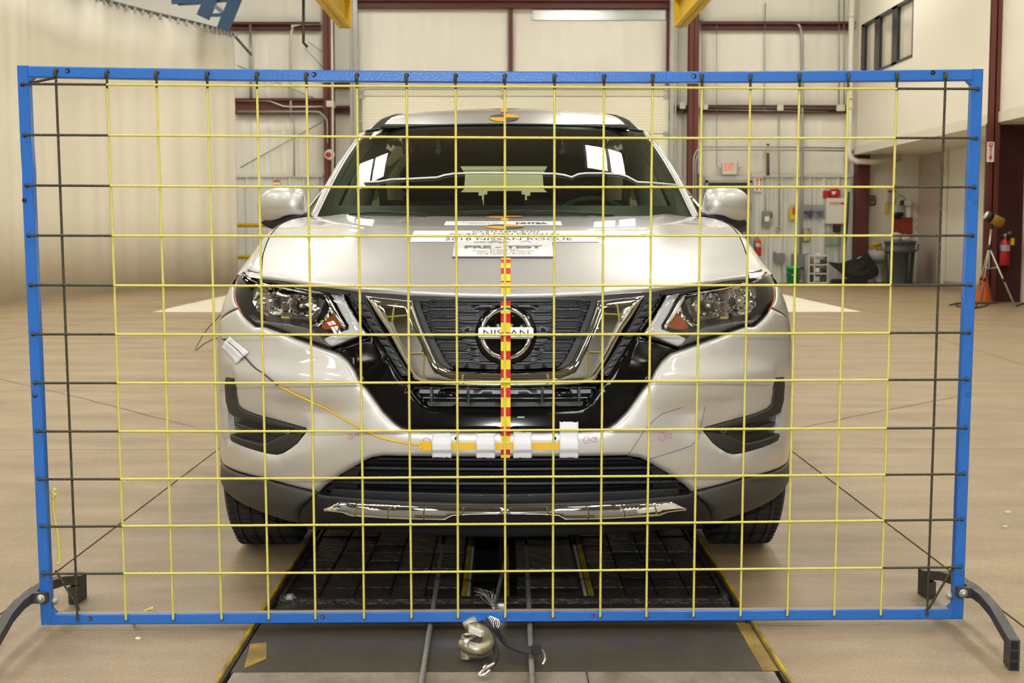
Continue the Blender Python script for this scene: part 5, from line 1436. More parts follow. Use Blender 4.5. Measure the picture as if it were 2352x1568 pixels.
# ================================================================== TEST MARKINGS ON THE CAR
CARDW = mat('white_card', (.80, .80, .77), .45); CARDG = mat('pale_card', (.70, .69, .65), .35); CARDB = mat('blue_white_paper', (.74, .79, .80), .5)
INK = mat('black_ink', (.02, .02, .02), .6); INKG = mat('grey_ink', (.12, .12, .12), .6)
TAPEY = mat('yellow_tape', (.80, .62, .012), .6, spec=.25); TAPER = mat('red_tape', (.56, .014, .012), .6, spec=.25)
TORG = mat('target_orange', (.85, .36, .008), .4); TDRK = mat('target_dark', (.045, .043, .03), .45)
def hood_at(x, y):
    v = abs(x) / .75
    for _ in range(5):
        lo_, hi_ = 0.0, 1.0
        for _ in range(22):
            t = (lo_ + hi_) / 2
            if hoodP(v, t).y - YC < y: lo_ = t
            else: hi_ = t
        xx = hoodP(max(v, 1e-4), t).x - CX; v = min(1, max(v, 1e-4) * abs(x) / max(xx, 1e-5)) if abs(x) > 1e-5 else 0
    return hoodP(v, t).z
_HGX, _HGY = np.linspace(0, .36, 46), np.linspace(.085, 1.27, 120)
_HG = np.array([[hood_at(float(a), float(c)) for a in _HGX[::5]] for c in _HGY[::1]])
_HG = np.array([np.interp(_HGX, _HGX[::5], r) for r in _HG])
def hood_at(x, y):
    i = np.clip((y - _HGY[0]) / (_HGY[1] - _HGY[0]), 0, len(_HGY) - 1.001); j = np.clip(abs(x) / (_HGX[1] - _HGX[0]), 0, len(_HGX) - 1.001)
    i0, j0 = int(i), int(j); a, c = i - i0, j - j0
    return float((_HG[i0, j0] * (1 - c) + _HG[i0, j0 + 1] * c) * (1 - a) + (_HG[i0 + 1, j0] * (1 - c) + _HG[i0 + 1, j0 + 1] * c) * a)
def row_of(p):
    c = RC.inverted() @ (p - Vector((0, 0, CAMH))); return 784 - FPX * c.y / -c.z
def hood_y(py):
    lo_, hi_ = fy_[0] + .001, YR - .005
    for _ in range(40):
        m_ = (lo_ + hi_) / 2
        if row_of(Vector((CX, YC + m_, hoodP(0, (m_ - fy_[0]) / (YR - fy_[0])).z))) > py: lo_ = m_
        else: hi_ = m_
    return (lo_ + hi_) / 2
def hx(px, y): return (px - 1157) * (YC + y) / FPX * 1.002 - CX
def hood_text(q, s, px0, px1, py0, py1, lift, zf=None, bold=0.0, mi=0):
    k_ = (lift + (.0008 if zf is not None else 0)) * FPX / (YC + .6)
    y1, y0 = hood_y(py0 + k_), hood_y(py1 + k_); x0, x1 = hx(px0, y0), hx(px1, y0)
    V, F = text_fit(s, x1 - x0, y1 - y0, bold)
    zf = zf or hood_at
    q.add([(CX + (x0 + x1) / 2 + v[0], YC + y0 + v[1], zf((x0 + x1) / 2 + v[0], y0 + v[1]) + lift) for v in V], F, False, mi)
def hood_card(px0, px1, py0, py1, th, m, name, zf=None, nx=16, ny=4, lift=.0012, trap=0):
    k_ = (lift + th + (.0008 if zf is not None else 0)) * FPX / (YC + .6)
    y0, y1 = hood_y(py1 + k_), hood_y(py0 + k_); rows = []; zf = zf or hood_at
    x0, x1 = hx(px0, y0), hx(px1, y0)
    top = [[(CX + x0 + (x1 - x0) * i / nx, YC + y0 + (y1 - y0) * j / ny, zf(x0 + (x1 - x0) * i / nx, y0 + (y1 - y0) * j / ny) + lift + th) for i in range(nx + 1)] for j in range(ny + 1)]
    bot = [[(p[0], p[1], p[2] - th) for p in r] for r in top]
    q = MB(); q.grid(top, True); q.grid(bot, True, flip=True)
    ring_t = top[0] + [r[-1] for r in top[1:]] + top[-1][::-1][1:] + [r[0] for r in top[::-1]][1:-1]; n = len(ring_t)
    V = ring_t + [(p[0], p[1], p[2] - th) for p in ring_t]; q.add(V, [(i, (i + 1) % n, (i + 1) % n + n, i + n) for i in range(n)])
    return q, (x0, x1, y0, y1)
q, _ = hood_card(943, 1374, 529.5, 555, .0006, CARDB, 'banner')
bn = q.build('paper_banner', CARDB, None, True); tag(bn, 'wide white paper banner with the test number and date across the bonnet', 'banner')
q = MB(); hood_text(q, 'O20185200', 1085, 1239, 529.9, 533.6, .0024); hood_text(q, 'NCAP 35 MPH FRONTAL', 1035, 1290, 534.9, 539.2, .0024)
hood_text(q, 'SEPTEMBER 25, 2018', 1024, 1301, 540.2, 545.4, .0024); hood_text(q, '2018 NISSAN ROGUE', 1022, 1314, 546.2, 551.5, .0024)
kid(q.build('lettering', INK), bn)
def zpl(x, y):
    y0, y1 = hood_y(589), hood_y(552.5); return hood_at(0, y0) + (hood_at(0, y1) - hood_at(0, y0)) * (y - y0) / (y1 - y0) + .0008
q, B4 = hood_card(1040, 1272, 552.5, 589, .003, CARDG, 'pc', zpl, 4, 3)
pc_ = q.build('test_placard', CARDG, None, True); tag(pc_, 'rigid white placard reading PRE - TEST lying on the bonnet', 'placard')
q = MB(); q.box(CX + B4[0] - .001, CX + B4[1] + .001, YC + B4[2] - .002, YC + B4[2], zpl(0, B4[2]) - .001, zpl(0, B4[2]) + .0035); kid(q.build('placard_edge', mat('dark_edge', (.02, .02, .05), .5)), pc_)
q, _ = hood_card(1051, 1270, 570, 587, .0004, CARDW, 'lb', zpl, 4, 3, lift=.0044); kid(q.build('placard_label', CARDW), pc_)
q = MB(); L_ = .0054
hood_text(q, 'O20185200', 1124, 1191, 570.6, 573, L_, zpl); hood_text(q, 'NCAP 35 MPH FRONTAL', 1087, 1228, 573.6, 576.6, L_, zpl); hood_text(q, 'SEPTEMBER 25, 2018', 1098, 1217, 577.2, 580.1, L_, zpl); hood_text(q, '2018 NISSAN ROGUE', 1095, 1221, 580.8, 584.4, L_, zpl)
kid(q.build('label_lettering', INKG), pc_)
q = MB(); hood_text(q, 'safercar.gov', 1088, 1170, 553.2, 556.8, .0048, zpl, .015); hood_text(q, 'PRE - TEST', 1067, 1245, 562.4, 569.3, .0048, zpl, .05); kid(q.build('lettering', INKG), pc_)
q = MB()
for pxc in (1136, 1208):
    P = []
    for a in np.linspace(.15, PI - .15, 12):
        y = hood_y(561) + (hood_y(556.5) - hood_y(561)) * math.sin(a); P.append((CX + hx(pxc + 11 * math.cos(a), y), YC + y, zpl(0, y) + .0048))
    q.tube(P, .0008, 4)
kid(q.build('car_outline', INKG), pc_)
q, _ = hood_card(1021, 1291, 507.8, 516.8, .0006, CARDW, 'tb'); tb_ = q.build('agency_strip', CARDW, None, True); tag(tb_, 'narrow white agency strip on the bonnet nearest the windscreen', 'sign')
q = MB(); hood_text(q, 'NHTSA', 1185, 1258, 510, 514.2, .0026, None, .06); kid(q.build('agency_initials', INK), tb_)
q = MB(); hood_text(q, 'TRANSPORTATION', 1055, 1150, 510, 512.4, .0026); hood_text(q, 'SAFETY', 1080, 1140, 513, 514.6, .0026); kid(q.build('agency_name', INKG), tb_)
def target(cx, cy, r, zf, name, label, lift=.0015):
    q = MB(); n = 48; V = [(CX + cx, YC + cy, zf(cx, cy) + lift)]; F = []; M_ = []
    for k in range(1, 5):
        for j in range(n):
            a = 2 * PI * j / n; x, y = cx + r * k / 4 * math.cos(a), cy + r * k / 4 * math.sin(a); V.append((CX + x, YC + y, zf(x, y) + lift))
    for k in range(4):
        for j in range(n):
            qd = int((j + .5) / n * 4); mi = 0 if qd in (0, 2) else 1
            if k == 0: q_ = (0, 1 + j, 1 + (j + 1) % n)
            else: q_ = (1 + (k - 1) * n + j, 1 + (k - 1) * n + (j + 1) % n, 1 + k * n + (j + 1) % n, 1 + k * n + j)
            F.append(q_); M_.append(mi)
    A = np.array([tuple(v) for v in V]); loc = A.mean(0); o = mesh_obj(name, (A - loc).tolist(), F, [TORG, TDRK], None, False, M_); o.location = loc
    md = o.modifiers.new('t', 'SOLIDIFY'); md.thickness = .0006
    return tag(o, label, 'target', 'round photo targets')
y1 = hood_y(520.5); target(hx(1159, y1), y1, 45 * (YC + y1) / FPX, hood_at, 'photo_target', 'orange and dark quartered disc on the bonnet just above the paper banner')
y2 = min(hood_y(498.5), YR - .06); target(hx(1160, y2), y2, 42 * (YC + y2) / FPX, hood_at, 'photo_target', 'orange and dark quartered disc at the rear edge of the bonnet')
def roof_at(x, y):
    t = (y - 2.212) / (4.35 - 2.212); v = min(.99, abs(x) / .55); return roofP(v, max(0.0, t)).z
ty = 2.42
for _ in range(30):
    if row_of(Vector((CX, YC + ty, roof_at(0, ty)))) > 271.5: ty += .004
    else: ty -= .004
target(hx(1158, ty), ty, 33.5 * (YC + ty) / FPX, roof_at, 'photo_target', 'orange and dark quartered disc on the roof above the windscreen', .002)
target(hx(1159, ty + .42), ty + .42, .07, roof_at, 'photo_target', 'orange and dark quartered disc farther back on the roof', .002)
def tape_strip(name, rows_list, cols, label, w_px=None):
    """rows_list: list of (left point, right point); cols: material index per band"""
    V = []; F = []
    for a, c in rows_list: V += [a, c]
    for i in range(len(rows_list) - 1): F.append((2 * i, 2 * i + 1, 2 * i + 3, 2 * i + 2))
    A = np.array([tuple(v) for v in V]); loc = A.mean(0); o = mesh_obj(name, (A - loc).tolist(), F, [TAPEY, TAPER], None, False, cols); o.location = loc
    md = o.modifiers.new('t', 'SOLIDIFY'); md.thickness = .0006; md.offset = 1
    return tag(o, label, 'tape')
def hood_tape(bnd, cols, px0, px1, label, zf=hood_at, sub=3):
    R_ = []; C_ = []
    for a, c, k in zip(bnd[:-1], bnd[1:], cols):
        for s_ in range(sub): R_.append(a + (c - a) * s_ / sub); C_.append(k)
    R_.append(bnd[-1]); rows = []
    for py in R_:
        y = hood_y(py); rows.append((Vector((CX + hx(px0, y), YC + y, zf(0, y) + .0014)), Vector((CX + hx(px1, y), YC + y, zf(0, y) + .0014))))
    return tape_strip('centre_tape', rows, C_, label)
hood_tape([480 + v / 4.9 for v in (545, 570, 610, 668, 735, 812, 832, 862, 890, 958)], [0, 1, 0, 1, 0, 1, 0, 1, 0], 1151, 1172.5, 'red and yellow striped tape on the bonnet below the placard')
hood_tape([501.5, 502.6, 504, 505.4, 506.6], [1, 0, 1, 0], 1151, 1168, 'short red and yellow tape between the two bonnet discs')
rows = []; C_ = []
for k in range(7):
    y = ty + .10 + .035 * k; z = roof_at(0, y) + .0025; rows.append((Vector((CX + hx(1151, y), YC + y, z)), Vector((CX + hx(1165, y), YC + y, z))))
    if k: C_.append(k % 2)
tape_strip('centre_tape', rows, C_, 'short red and yellow tape between the two roof discs')
def front_tape(bnd, cols, dxa, dxb, offs, label, name='centre_tape'):
    rows = []; C_ = []
    pts = []
    for a, c, k in zip(bnd[:-1], bnd[1:], cols):
        for s_ in range(3): pts.append((a + (c - a) * s_ / 3)); C_.append(k)
    pts.append(bnd[-1])
    for py in pts:
        r = []
        for dx in (dxa, dxb):
            u_, z_ = pj(dx, py); o_ = offs(py) if callable(offs) else offs; r.append(S3(u_, z_, o_, 1 if dx > 0 else -1))
        rows.append(tuple(r))
    return tape_strip(name, rows, C_, label)
front_tape([660 + v / 3.459 for v in (108, 143, 203, 275, 350, 425, 497, 568, 645, 715, 790, 870, 948, 1022, 1102, 1178, 1220)], [1, 0, 1, 0, 1, 0, 1, 0, 1, 0, 1, 0, 1, 0, 1, 0], -10, 12,
           lambda py: float(np.interp(py, [690, 700, 730, 800, 840, 860, 890, 930, 960, 1000, 1020], [.004, .012, .026, .026, .018, .016, .014, .010, .006, .006, .004])), 'red and yellow striped tape hanging over the grille emblem')
front_tape([660 + v / 3.459 for v in (1290, 1328, 1352)], [1, 0], -10, 11, .002, 'red and yellow tape end on the bumper below the yellow strip')
def sgrid(dx0, dx1, py0, py1, nx, ny, off, tear=0, skew=0.0):
    rows = []
    for j in range(ny + 1):
        r = []
        for i in range(nx + 1):
            dx = dx0 + (dx1 - dx0) * i / nx + skew * j / ny; py = py0 + (py1 - py0) * j / ny
            if tear and j in (0, ny): py += random.uniform(-tear, tear)
            u_, z_ = pj(dx, py); r.append(S3(u_, z_, off(py) if callable(off) else off, 1 if dx > 0 else -1))
        rows.append(r)
    return rows
SWY = mat('tape_switch_yellow', (.80, .47, .006), .38)
sw = thing('tape_switch', 'yellow contact strip taped along the bumper', 'strip', S3(0, .45, .003))
o = MB(); o.grid(sgrid(-172, 140, 1015.5, 1031, 24, 1, .006), False); x_ = o.build('strip', SWY, sw); md = x_.modifiers.new('t', 'SOLIDIFY'); md.thickness = .004; md.offset = 0
o = MB(); o.grid(sgrid(-172, 140, 1021.5, 1023, 24, 1, .0085), False); o.build('rib', mat('switch_ridge', (.85, .56, .03), .3), sw)
o = MB(); o.grid(sgrid(-196, -169, 1013, 1032, 4, 3, .008), False); x_ = o.build('connector', SWY, sw); md = x_.modifiers.new('t', 'SOLIDIFY'); md.thickness = .008; md.offset = 0
for py in (1018, 1028):
    u_, z_ = pj(-191, py); c = S3(u_, z_, .0122, -1); o = MB(); o.lathe([(0, 0), (.0013, 0), (.0013, .001)], c, 'y', 8); o.build('rivet', INK, sw)
def s_tube(pts, off, r, m, name, par): 
    P = []
    for px, py in pts:
        dx = px - CPX; u_, z_ = pj(dx, py); P.append(S3(u_, z_, off, 1 if dx > 0 else -1))
    q = MB(); q.tube(catmull(P, 5), r, 7); return q.build(name, m, par)
s_tube([(966, 1021), (930, 1016), (880, 1005), (845, 990), (820, 977), (780, 957), (740, 937), (700, 913), (680, 903), (663, 893), (645, 885)], .005, .0026, SWY, 'yellow_lead', sw)
s_tube([(649, 887), (630, 870), (612, 855), (590, 841), (566, 818), (548, 800), (530, 785), (515, 777)], .004, .0019, INK, 'black_lead', sw)
q = MB(); Z_ = YC + .52
q.tube(catmull([W(516, 778, YC + .30), W(506, 776, Z_ - .1), W(490, 779, Z_), W(470, 789, Z_ + .05), W(450, 804, Z_ + .1), W(455, 789, Z_ + .2), W(475, 757, Z_ + .3), W(500, 730, Z_ + .3), W(528, 694, Z_ + .2)], 6), .0016, 6); q.build('loose_lead', mat('grey_lead', (.05, .055, .05), .5), sw)
WT = mat('white_cloth_tape', (.74, .75, .79), .5, bump=.15, bscale=70)
for (a, b_, c, d, lab) in ((993, 1037, 994, 1050, 'white tape patch beside the yellow connector, leftmost on the bumper bar'), (1094, 1137, 994, 1051, 'white tape patch just left of the striped tape on the bumper'), (1179, 1221, 991, 1051, 'white tape patch just right of the striped tape on the bumper'), (1285, 1328, 968, 1051, 'tall white tape patch at the right end of the yellow strip')):
    of = lambda py: .004 + .0105 * float(smoothstep(1008, 1015, py) * (1 - smoothstep(1031, 1039, py)))
    o = MB(); o.grid(sgrid(a - CPX, b_ - CPX, c, d, 8, 16, of, 1.2), True); x_ = o.build('tape_patch', WT, None, True)
    md = x_.modifiers.new('t', 'SOLIDIFY'); md.thickness = .0006; tag(x_, lab, 'tape')
rows = []
A_, B3, C3, D3 = (532, 772), (575, 808), (548, 835), (513, 797)
for j in range(7):
    r = []
    for i in range(9):
        f, g_ = i / 8, j / 6
        px = (A_[0] * (1 - f) + B3[0] * f) * (1 - g_) + (D3[0] * (1 - f) + C3[0] * f) * g_; py = (A_[1] * (1 - f) + B3[1] * f) * (1 - g_) + (D3[1] * (1 - f) + C3[1] * f) * g_
        u_, z_ = pj(px - CPX, py); r.append(S3(u_, z_, .003 + .006 * math.exp(-((g_ - .45) / .12) ** 2), -1))
    rows.append(r)
o = MB(); o.grid(rows, True); x_ = o.build('tape_patch', WT, None, True); md = x_.modifiers.new('t', 'SOLIDIFY'); md.thickness = .0006; tag(x_, 'slanted white tape patch holding the black lead below the left headlamp', 'tape')
PINK = mat('pink_marker', (.72, .16, .52), .6)
def mark(cx, cy, r, tail, sq=1.0):
    q = MB()
    def sp(px, py):
        dx = px - CPX; u_, z_ = pj(dx, py); return S3(u_, z_, .0012, 1 if dx > 0 else -1)
    if r: q.tube([sp(cx + r * math.cos(a) * .85, cy + r * math.sin(a)) for a in np.linspace(0, 2 * PI, 20)], .0008, 4)
    if r: q.tube([sp(cx, cy), sp(cx + 1.5, cy + .5)], .0009, 4)
    for pl in tail: q.tube(catmull([sp(cx + a, cy + c) for a, c in pl], 4), .0008, 4)
    q.build('marker_ring', PINK, bumper)
c_ = [(19, -4), (14, -6), (11, -1), (12, 3), (17, 3)]; three = [(18, -6), (22, -7), (23, -3), (20, -1), (24, 1), (22, 5), (18, 4)]; two = [(19, -6), (23, -7), (22, -2), (18, 3), (25, 2)]
mark(1347, 1010, 8, [[(a, b_) for a, b_ in c_], three]); mark(1522, 1003, 9, [c_, two]); mark(804, 1003, 6, [[(10, -7), (14, -8), (12, -4), (13, 0)], [(21, -9), (17, -7), (20, -4), (17, -2)]])
mark(980, 1011, 0, [[(-7, 2), (-7, -4), (0, -6), (7, -3), (8, 1)]]); mark(1668, 990, 6, []); mark(656, 992, 5, [])
o = MB(); o.grid(sgrid(28, 44, 956, 959, 4, 1, .003), False); o.build('green_tick', mat('green_marker', (.20, .62, .15), .5), car)
# bright reflection line on the windscreen, modelled as a white tube
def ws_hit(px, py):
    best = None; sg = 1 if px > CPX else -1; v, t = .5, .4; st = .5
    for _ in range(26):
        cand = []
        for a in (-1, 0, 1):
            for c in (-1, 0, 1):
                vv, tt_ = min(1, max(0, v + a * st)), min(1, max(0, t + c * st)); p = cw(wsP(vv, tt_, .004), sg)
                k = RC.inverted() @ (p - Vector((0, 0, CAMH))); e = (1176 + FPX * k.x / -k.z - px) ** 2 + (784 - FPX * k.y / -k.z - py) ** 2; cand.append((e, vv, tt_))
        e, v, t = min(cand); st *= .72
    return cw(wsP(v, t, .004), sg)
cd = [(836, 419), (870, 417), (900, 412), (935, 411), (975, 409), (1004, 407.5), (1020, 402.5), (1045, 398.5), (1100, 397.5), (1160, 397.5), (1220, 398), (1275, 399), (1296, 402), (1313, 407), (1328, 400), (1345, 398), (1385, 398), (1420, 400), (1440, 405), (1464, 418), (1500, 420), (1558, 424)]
q = MB(); q.tube([ws_hit(*p) for p in cd], .0042, 6); o = q.build('windscreen_reflection_line', mat('reflection_line_white', (.78, .76, .70), .5), None, True); tag(o, 'thin white line across the windscreen, a reflection modelled as a tube', 'cord')

# ================================================================== THINGS AT THE BACK OF THE HALL
RED = mat('safety_red', (.50, .014, .016), .35); GREY = mat('box_grey', (.20, .21, .20), .45); WHT = mat('white_metal', (.74, .71, .64), .4); YLW = mat('safety_yellow', (.74, .52, .02), .4)
GREEN = mat('bucket_green', (.02, .45, .17), .4); CLEARP = glass('clear_plastic', (.86, .87, .88)); ORNG = mat('cone_orange', (.55, .10, .012), .5, var=.5, vscale=5, vcol=(.28, .05, .01))
YW = YB - .11
def bx(px0, px1, py0, py1, d, m, name, par=None, b=.006, Y=YW, base=False):
    a, c = W(px0, py1, Y), W(px1, py0, Y); q = MB(); q.box(a.x, c.x, Y - d, Y, a.z, c.z, b); return q.build(name, m, par, base)
def wt(name, label, cat, px, py, group=None, Y=YW): return thing(name, label, cat, W(px, py, Y), group)
# exit sign
t = wt('exit_sign', 'white EXIT sign with red letters and two lamp heads above the dark door', 'sign', 1675, 402)
bx(1658, 1692, 374, 401, .07, WHT, 'sign_box', t); q = MB(); a = W(1675, 391, YW - .075); wall_text(q, 'EXIT', a.x, a.z, .20, .15, YW - .074, .01); q.build('lettering', mat('exit_red', (1, .10, .05), .4, emit=(1, .10, .05), estr=.35), t)
for px in (1651, 1699):
    c = W(px, 381, YW - .06); q = MB(); q.lathe([(0, -.07), (.045, -.06), (.05, 0), (.03, .04), (0, .05)], c, 'y', 16); q.build('lamp_head', mat('lamp_white', (.8, .78, .7), .2), t)
    q = MB(); q.tube([c + Vector((0, .03, .04)), W(1675, 376, YW - .02)], .012, 6); q.build('lamp_bracket', GALV, t)
def fire_sign(px0, px1, py0, py1, label, Y=YW, two=False):
    t = wt('fire_sign', label, 'sign', (px0 + px1) / 2, py1, None, Y); bx(px0, px1, py0, py1, .012, mat('sign_white', (.80, .79, .74), .4), 'board', t, .001, Y)
    a, c = W(px0, py1, Y), W(px1, py0, Y); w_, h_ = c.x - a.x, c.z - a.z; n = 2 if two else 1
    for k in range(n):
        cx = a.x + w_ * (.5 if n == 1 else (.36 if k == 0 else .80)); s_ = w_ * (.34 if n == 1 else (.20 if k == 0 else .12)); z0 = a.z
        q = MB(); q.prism([(cx - s_, z0 + h_ * .95), (cx + s_, z0 + h_ * .95), (cx + s_ * .9, z0 + h_ * .80), (cx + s_ * .42, z0 + h_ * .74), (cx + s_ * .42, z0 + h_ * .27), (cx + s_ * .85, z0 + h_ * .27), (cx, z0 + h_ * .05), (cx - s_ * .85, z0 + h_ * .27), (cx - s_ * .42, z0 + h_ * .27), (cx - s_ * .42, z0 + h_ * .74), (cx - s_ * .9, z0 + h_ * .80)], Y - .0145, Y - .012); q.build('arrow', mat('sign_red', (.60, .03, .03), .4), t)
        if n == 1 or k == 0:
            q = MB(); wall_text(q, 'FIRE', cx, z0 + h_ * .83, s_ * 1.5, h_ * .08, Y - .0152, .02)
            for i, ch in enumerate('EXTING'[:6]): wall_text(q, ch, cx, z0 + h_ * (.68 - .072 * i), s_ * .5, h_ * .05, Y - .0152, .02)
            q.build('lettering', mat('sign_white', (.80, .79, .74), .4), t)
    return t
fire_sign(1732, 1751, 408, 440, 'red arrow FIRE sign on the grey liner beside the dark door', YW, True)
def extinguisher(px, py0, py1, Y, label):
    a, c = W(px, py1, Y), W(px, py0, Y); H = c.z - a.z; r = H * .15; t = thing('fire_extinguisher', label, 'extinguisher', a)
    q = MB(); q.lathe([(0, 0), (r * .9, 0), (r, H * .03), (r, H * .66), (r * .85, H * .74), (r * .35, H * .80), (r * .3, H * .84), (0, H * .84)], a, 'z', 20); q.build('cylinder', RED, t)
    q = MB(); q.lathe([(r * 1.01, H * .44), (r * 1.015, H * .62)], a, 'z', 20); q.build('paper_label', mat('ext_label', (.45, .45, .42), .4), t)
    q = MB(); q.tube([a + Vector((0, 0, H * .84)), a + Vector((0, 0, H * .92))], r * .25, 8); q.tube([a + Vector((-r * .4, 0, H * .90)), a + Vector((r * 1.2, -.01, H * .97))], r * .14, 6); q.tube([a + Vector((-r * .2, 0, H * .93)), a + Vector((r * 1.1, -.01, H * 1.02))], r * .12, 6); q.build('valve', GALV, t)
    q = MB(); q.tube(catmull([a + Vector((-r * .2, 0, H * .9)), a + Vector((-r * 1.15, -.01, H * .82)), a + Vector((-r * 1.3, -.02, H * .6)), a + Vector((-r * 1.15, -.02, H * .40))], 5), r * .15, 7); q.build('hose', BLACKP, t)
    q = MB(); q.box(a.x + r * .7, a.x + r * 1.4, a.y - r - .01, a.y - r - .004, a.z + H * .62, a.z + H * .82); q.build('inspection_tag', YLW, t)
    q = MB(); q.box(a.x - r * .5, a.x + r * .5, a.y + r * .9, a.y + r * 1.15, a.z + H * .2, a.z + H * .7); q.build('wall_bracket', GALV, t); return t
extinguisher(1741, 540, 588, YW - .10, 'red fire extinguisher on the liner wall beside the dark door')
t = wt('disconnect_switch', 'grey electrical disconnect box with a red handle', 'switch box', 1759, 522); bx(1750, 1768, 485, 521, .13, GREY, 'box', t); bx(1754, 1764, 497, 508, .135, CARDW, 'label_plate', t, .001); bx(1768, 1772, 488, 501, .10, RED, 'handle', t)
t = wt('glove_dispenser', 'yellow wall box with an orange front on the liner', 'dispenser', 1822, 504); bx(1812, 1829, 478, 504, .10, YLW, 'box', t); bx(1817, 1828, 477, 493, .105, mat('orange_red', (.55, .10, .02), .4), 'front', t); bx(1816, 1823, 467, 478, .05, mat('tan_card', (.68, .52, .25), .6), 'tab', t)
t = wt('stop_button', 'small beige push-button box with a red button', 'button', 1787, 530); bx(1782, 1792, 519, 531, .07, mat('beige_box', (.50, .45, .33), .4), 'box', t); c = W(1788.5, 524, YW - .075); q = MB(); q.lathe([(0, -.02), (.02, -.018), (.022, 0)], c, 'y', 12); q.build('button', RED, t); bx(1784, 1788, 521, 527, .075, YLW, 'button_plate', t, .001)
t = wt('junction_cabinet', 'grey steel cabinet low on the wall beside the green bucket', 'cabinet', 1788, 604); bx(1778, 1800, 581, 604, .14, GREY, 'box', t); bx(1776, 1780, 577, 600, .05, GREY, 'conduit_stub', t)
t = wt('junction_cabinet', 'wide grey steel cabinet behind the white drawer tower', 'cabinet', 1837, 614); bx(1817, 1856, 583, 614, .10, GREY, 'box', t); bx(1833, 1839, 614, 643, .05, GREY, 'conduit_stub', t)
# glasses dispenser
t = wt('glasses_dispenser', 'clear wall tray of blue safety glasses', 'dispenser', 1868, 503); bx(1846, 1892, 470, 503, .10, CLEARP, 'tray', t, .003)
BLG = mat('blue_glasses', (.06, .07, .22), .2)
for k in range(14):
    c = W(1850 + (k * 2.1 if k < 9 else k * 2.1 + 10), 490 + random.uniform(-5, 7), YW - .05); q = MB(); q.tube([c + Vector((.04 * math.cos(a), random.uniform(-.01, .01), .025 * math.sin(a))) for a in np.linspace(0, 2 * PI, 9)[:-1]], .007, 5, closed=True); q.build('safety_glasses', BLG, t)
t = wt('wipe_holder', 'clear pocket with a yellow and white pack on the liner', 'holder', 1852, 556); bx(1843, 1861, 524, 556, .06, CLEARP, 'pocket', t, .002); bx(1852, 1860, 530, 553, .04, YLW, 'yellow_pack', t); bx(1845, 1853, 526, 553, .045, WHT, 'white_pack', t)
t = wt('defibrillator', 'red defibrillator case with a white heart on the white cabinet', 'case', 1907, 453); bx(1903, 1927, 434, 454, .16, RED, 'case', t, .03); bx(1889, 1902, 438, 455, .10, RED, 'side_flag', t, .01)
c = W(1915, 443, YW - .166); q = MB(); s_ = .045
q.prism([(c.x, c.z - s_), (c.x + s_, c.z + .1 * s_), (c.x + s_, c.z + .6 * s_), (c.x + .5 * s_, c.z + .9 * s_), (c.x, c.z + .5 * s_), (c.x - .5 * s_, c.z + .9 * s_), (c.x - s_, c.z + .6 * s_), (c.x - s_, c.z + .1 * s_)], YW - .166, YW - .162); q.build('heart_badge', CARDW, t)
q = MB(); q.tube([W(1904, 434, YW - .1), W(1906, 430, YW - .1), W(1922, 431, YW - .1), W(1924, 435, YW - .1)], .01, 6); q.build('handle', BLACKP, t)
t = wt('first_aid_cabinet', 'white first-aid cabinet with a red RESPOND band', 'cabinet', 1915, 514); bx(1894, 1937, 455, 514, .16, WHT, 'box', t, .01); bx(1900, 1936, 465, 470, .163, RED, 'band', t, .001)
q = MB(); a = W(1918, 469.3, YW - .165); wall_text(q, 'RESPOND', a.x, a.z, .26, .034, YW - .1645, .02); q.build('lettering', CARDW, t); q = MB(); a = W(1917, 473.5, YW - .165); wall_text(q, 'First Aid Safety', a.x, a.z, .26, .016, YW - .1615); q.build('small_print', INKG, t)
t = wt('soap_dispenser', 'black and red dispenser below the white cabinet', 'dispenser', 1919, 534); bx(1912, 1929, 515, 534, .11, BLACKP, 'body', t, .02); bx(1914, 1928, 514, 518, .113, RED, 'cap', t, .005)
t = wt('earplug_dispenser', 'clear earplug dispenser filled with green plugs', 'dispenser', 1913, 566); bx(1896, 1930, 536, 567, .11, CLEARP, 'case', t, .004)
for k in range(22):
    c = W(1900 + 1.3 * k, 563 + random.uniform(-3, 2), YW - .06); q = MB(); q.sphere(c, .016, 5); q.build('earplug', mat('plug_green', (.12, .62, .18), .5), t)
# bucket
def at_floor(px, py, back=.45):
    p = W(px, py, YB - back); return Vector((p.x, p.y, 0))
c = at_floor(1821, 646); t = thing('bucket', 'bright green plastic bucket on the floor by the liner wall', 'bucket', c)
q = MB(); q.lathe([(0, 0), (.125, 0), (.14, .30), (.146, .30), (.146, .365), (.135, .365), (.125, .02), (0, .02)], c, 'z', 28); q.build('pail', GREEN, t)
q = MB(); q.tube([c + Vector((.146 * math.cos(a), -.146 * abs(math.sin(a)), .30 - .12 * math.sin(a))) for a in np.linspace(0, PI, 12)], .004, 5); q.build('wire_handle', GALV, t); q = MB(); q.box(c.x - .05, c.x + .02, c.y - .158, c.y - .145, .17, .185); q.build('grip', WHT, t)
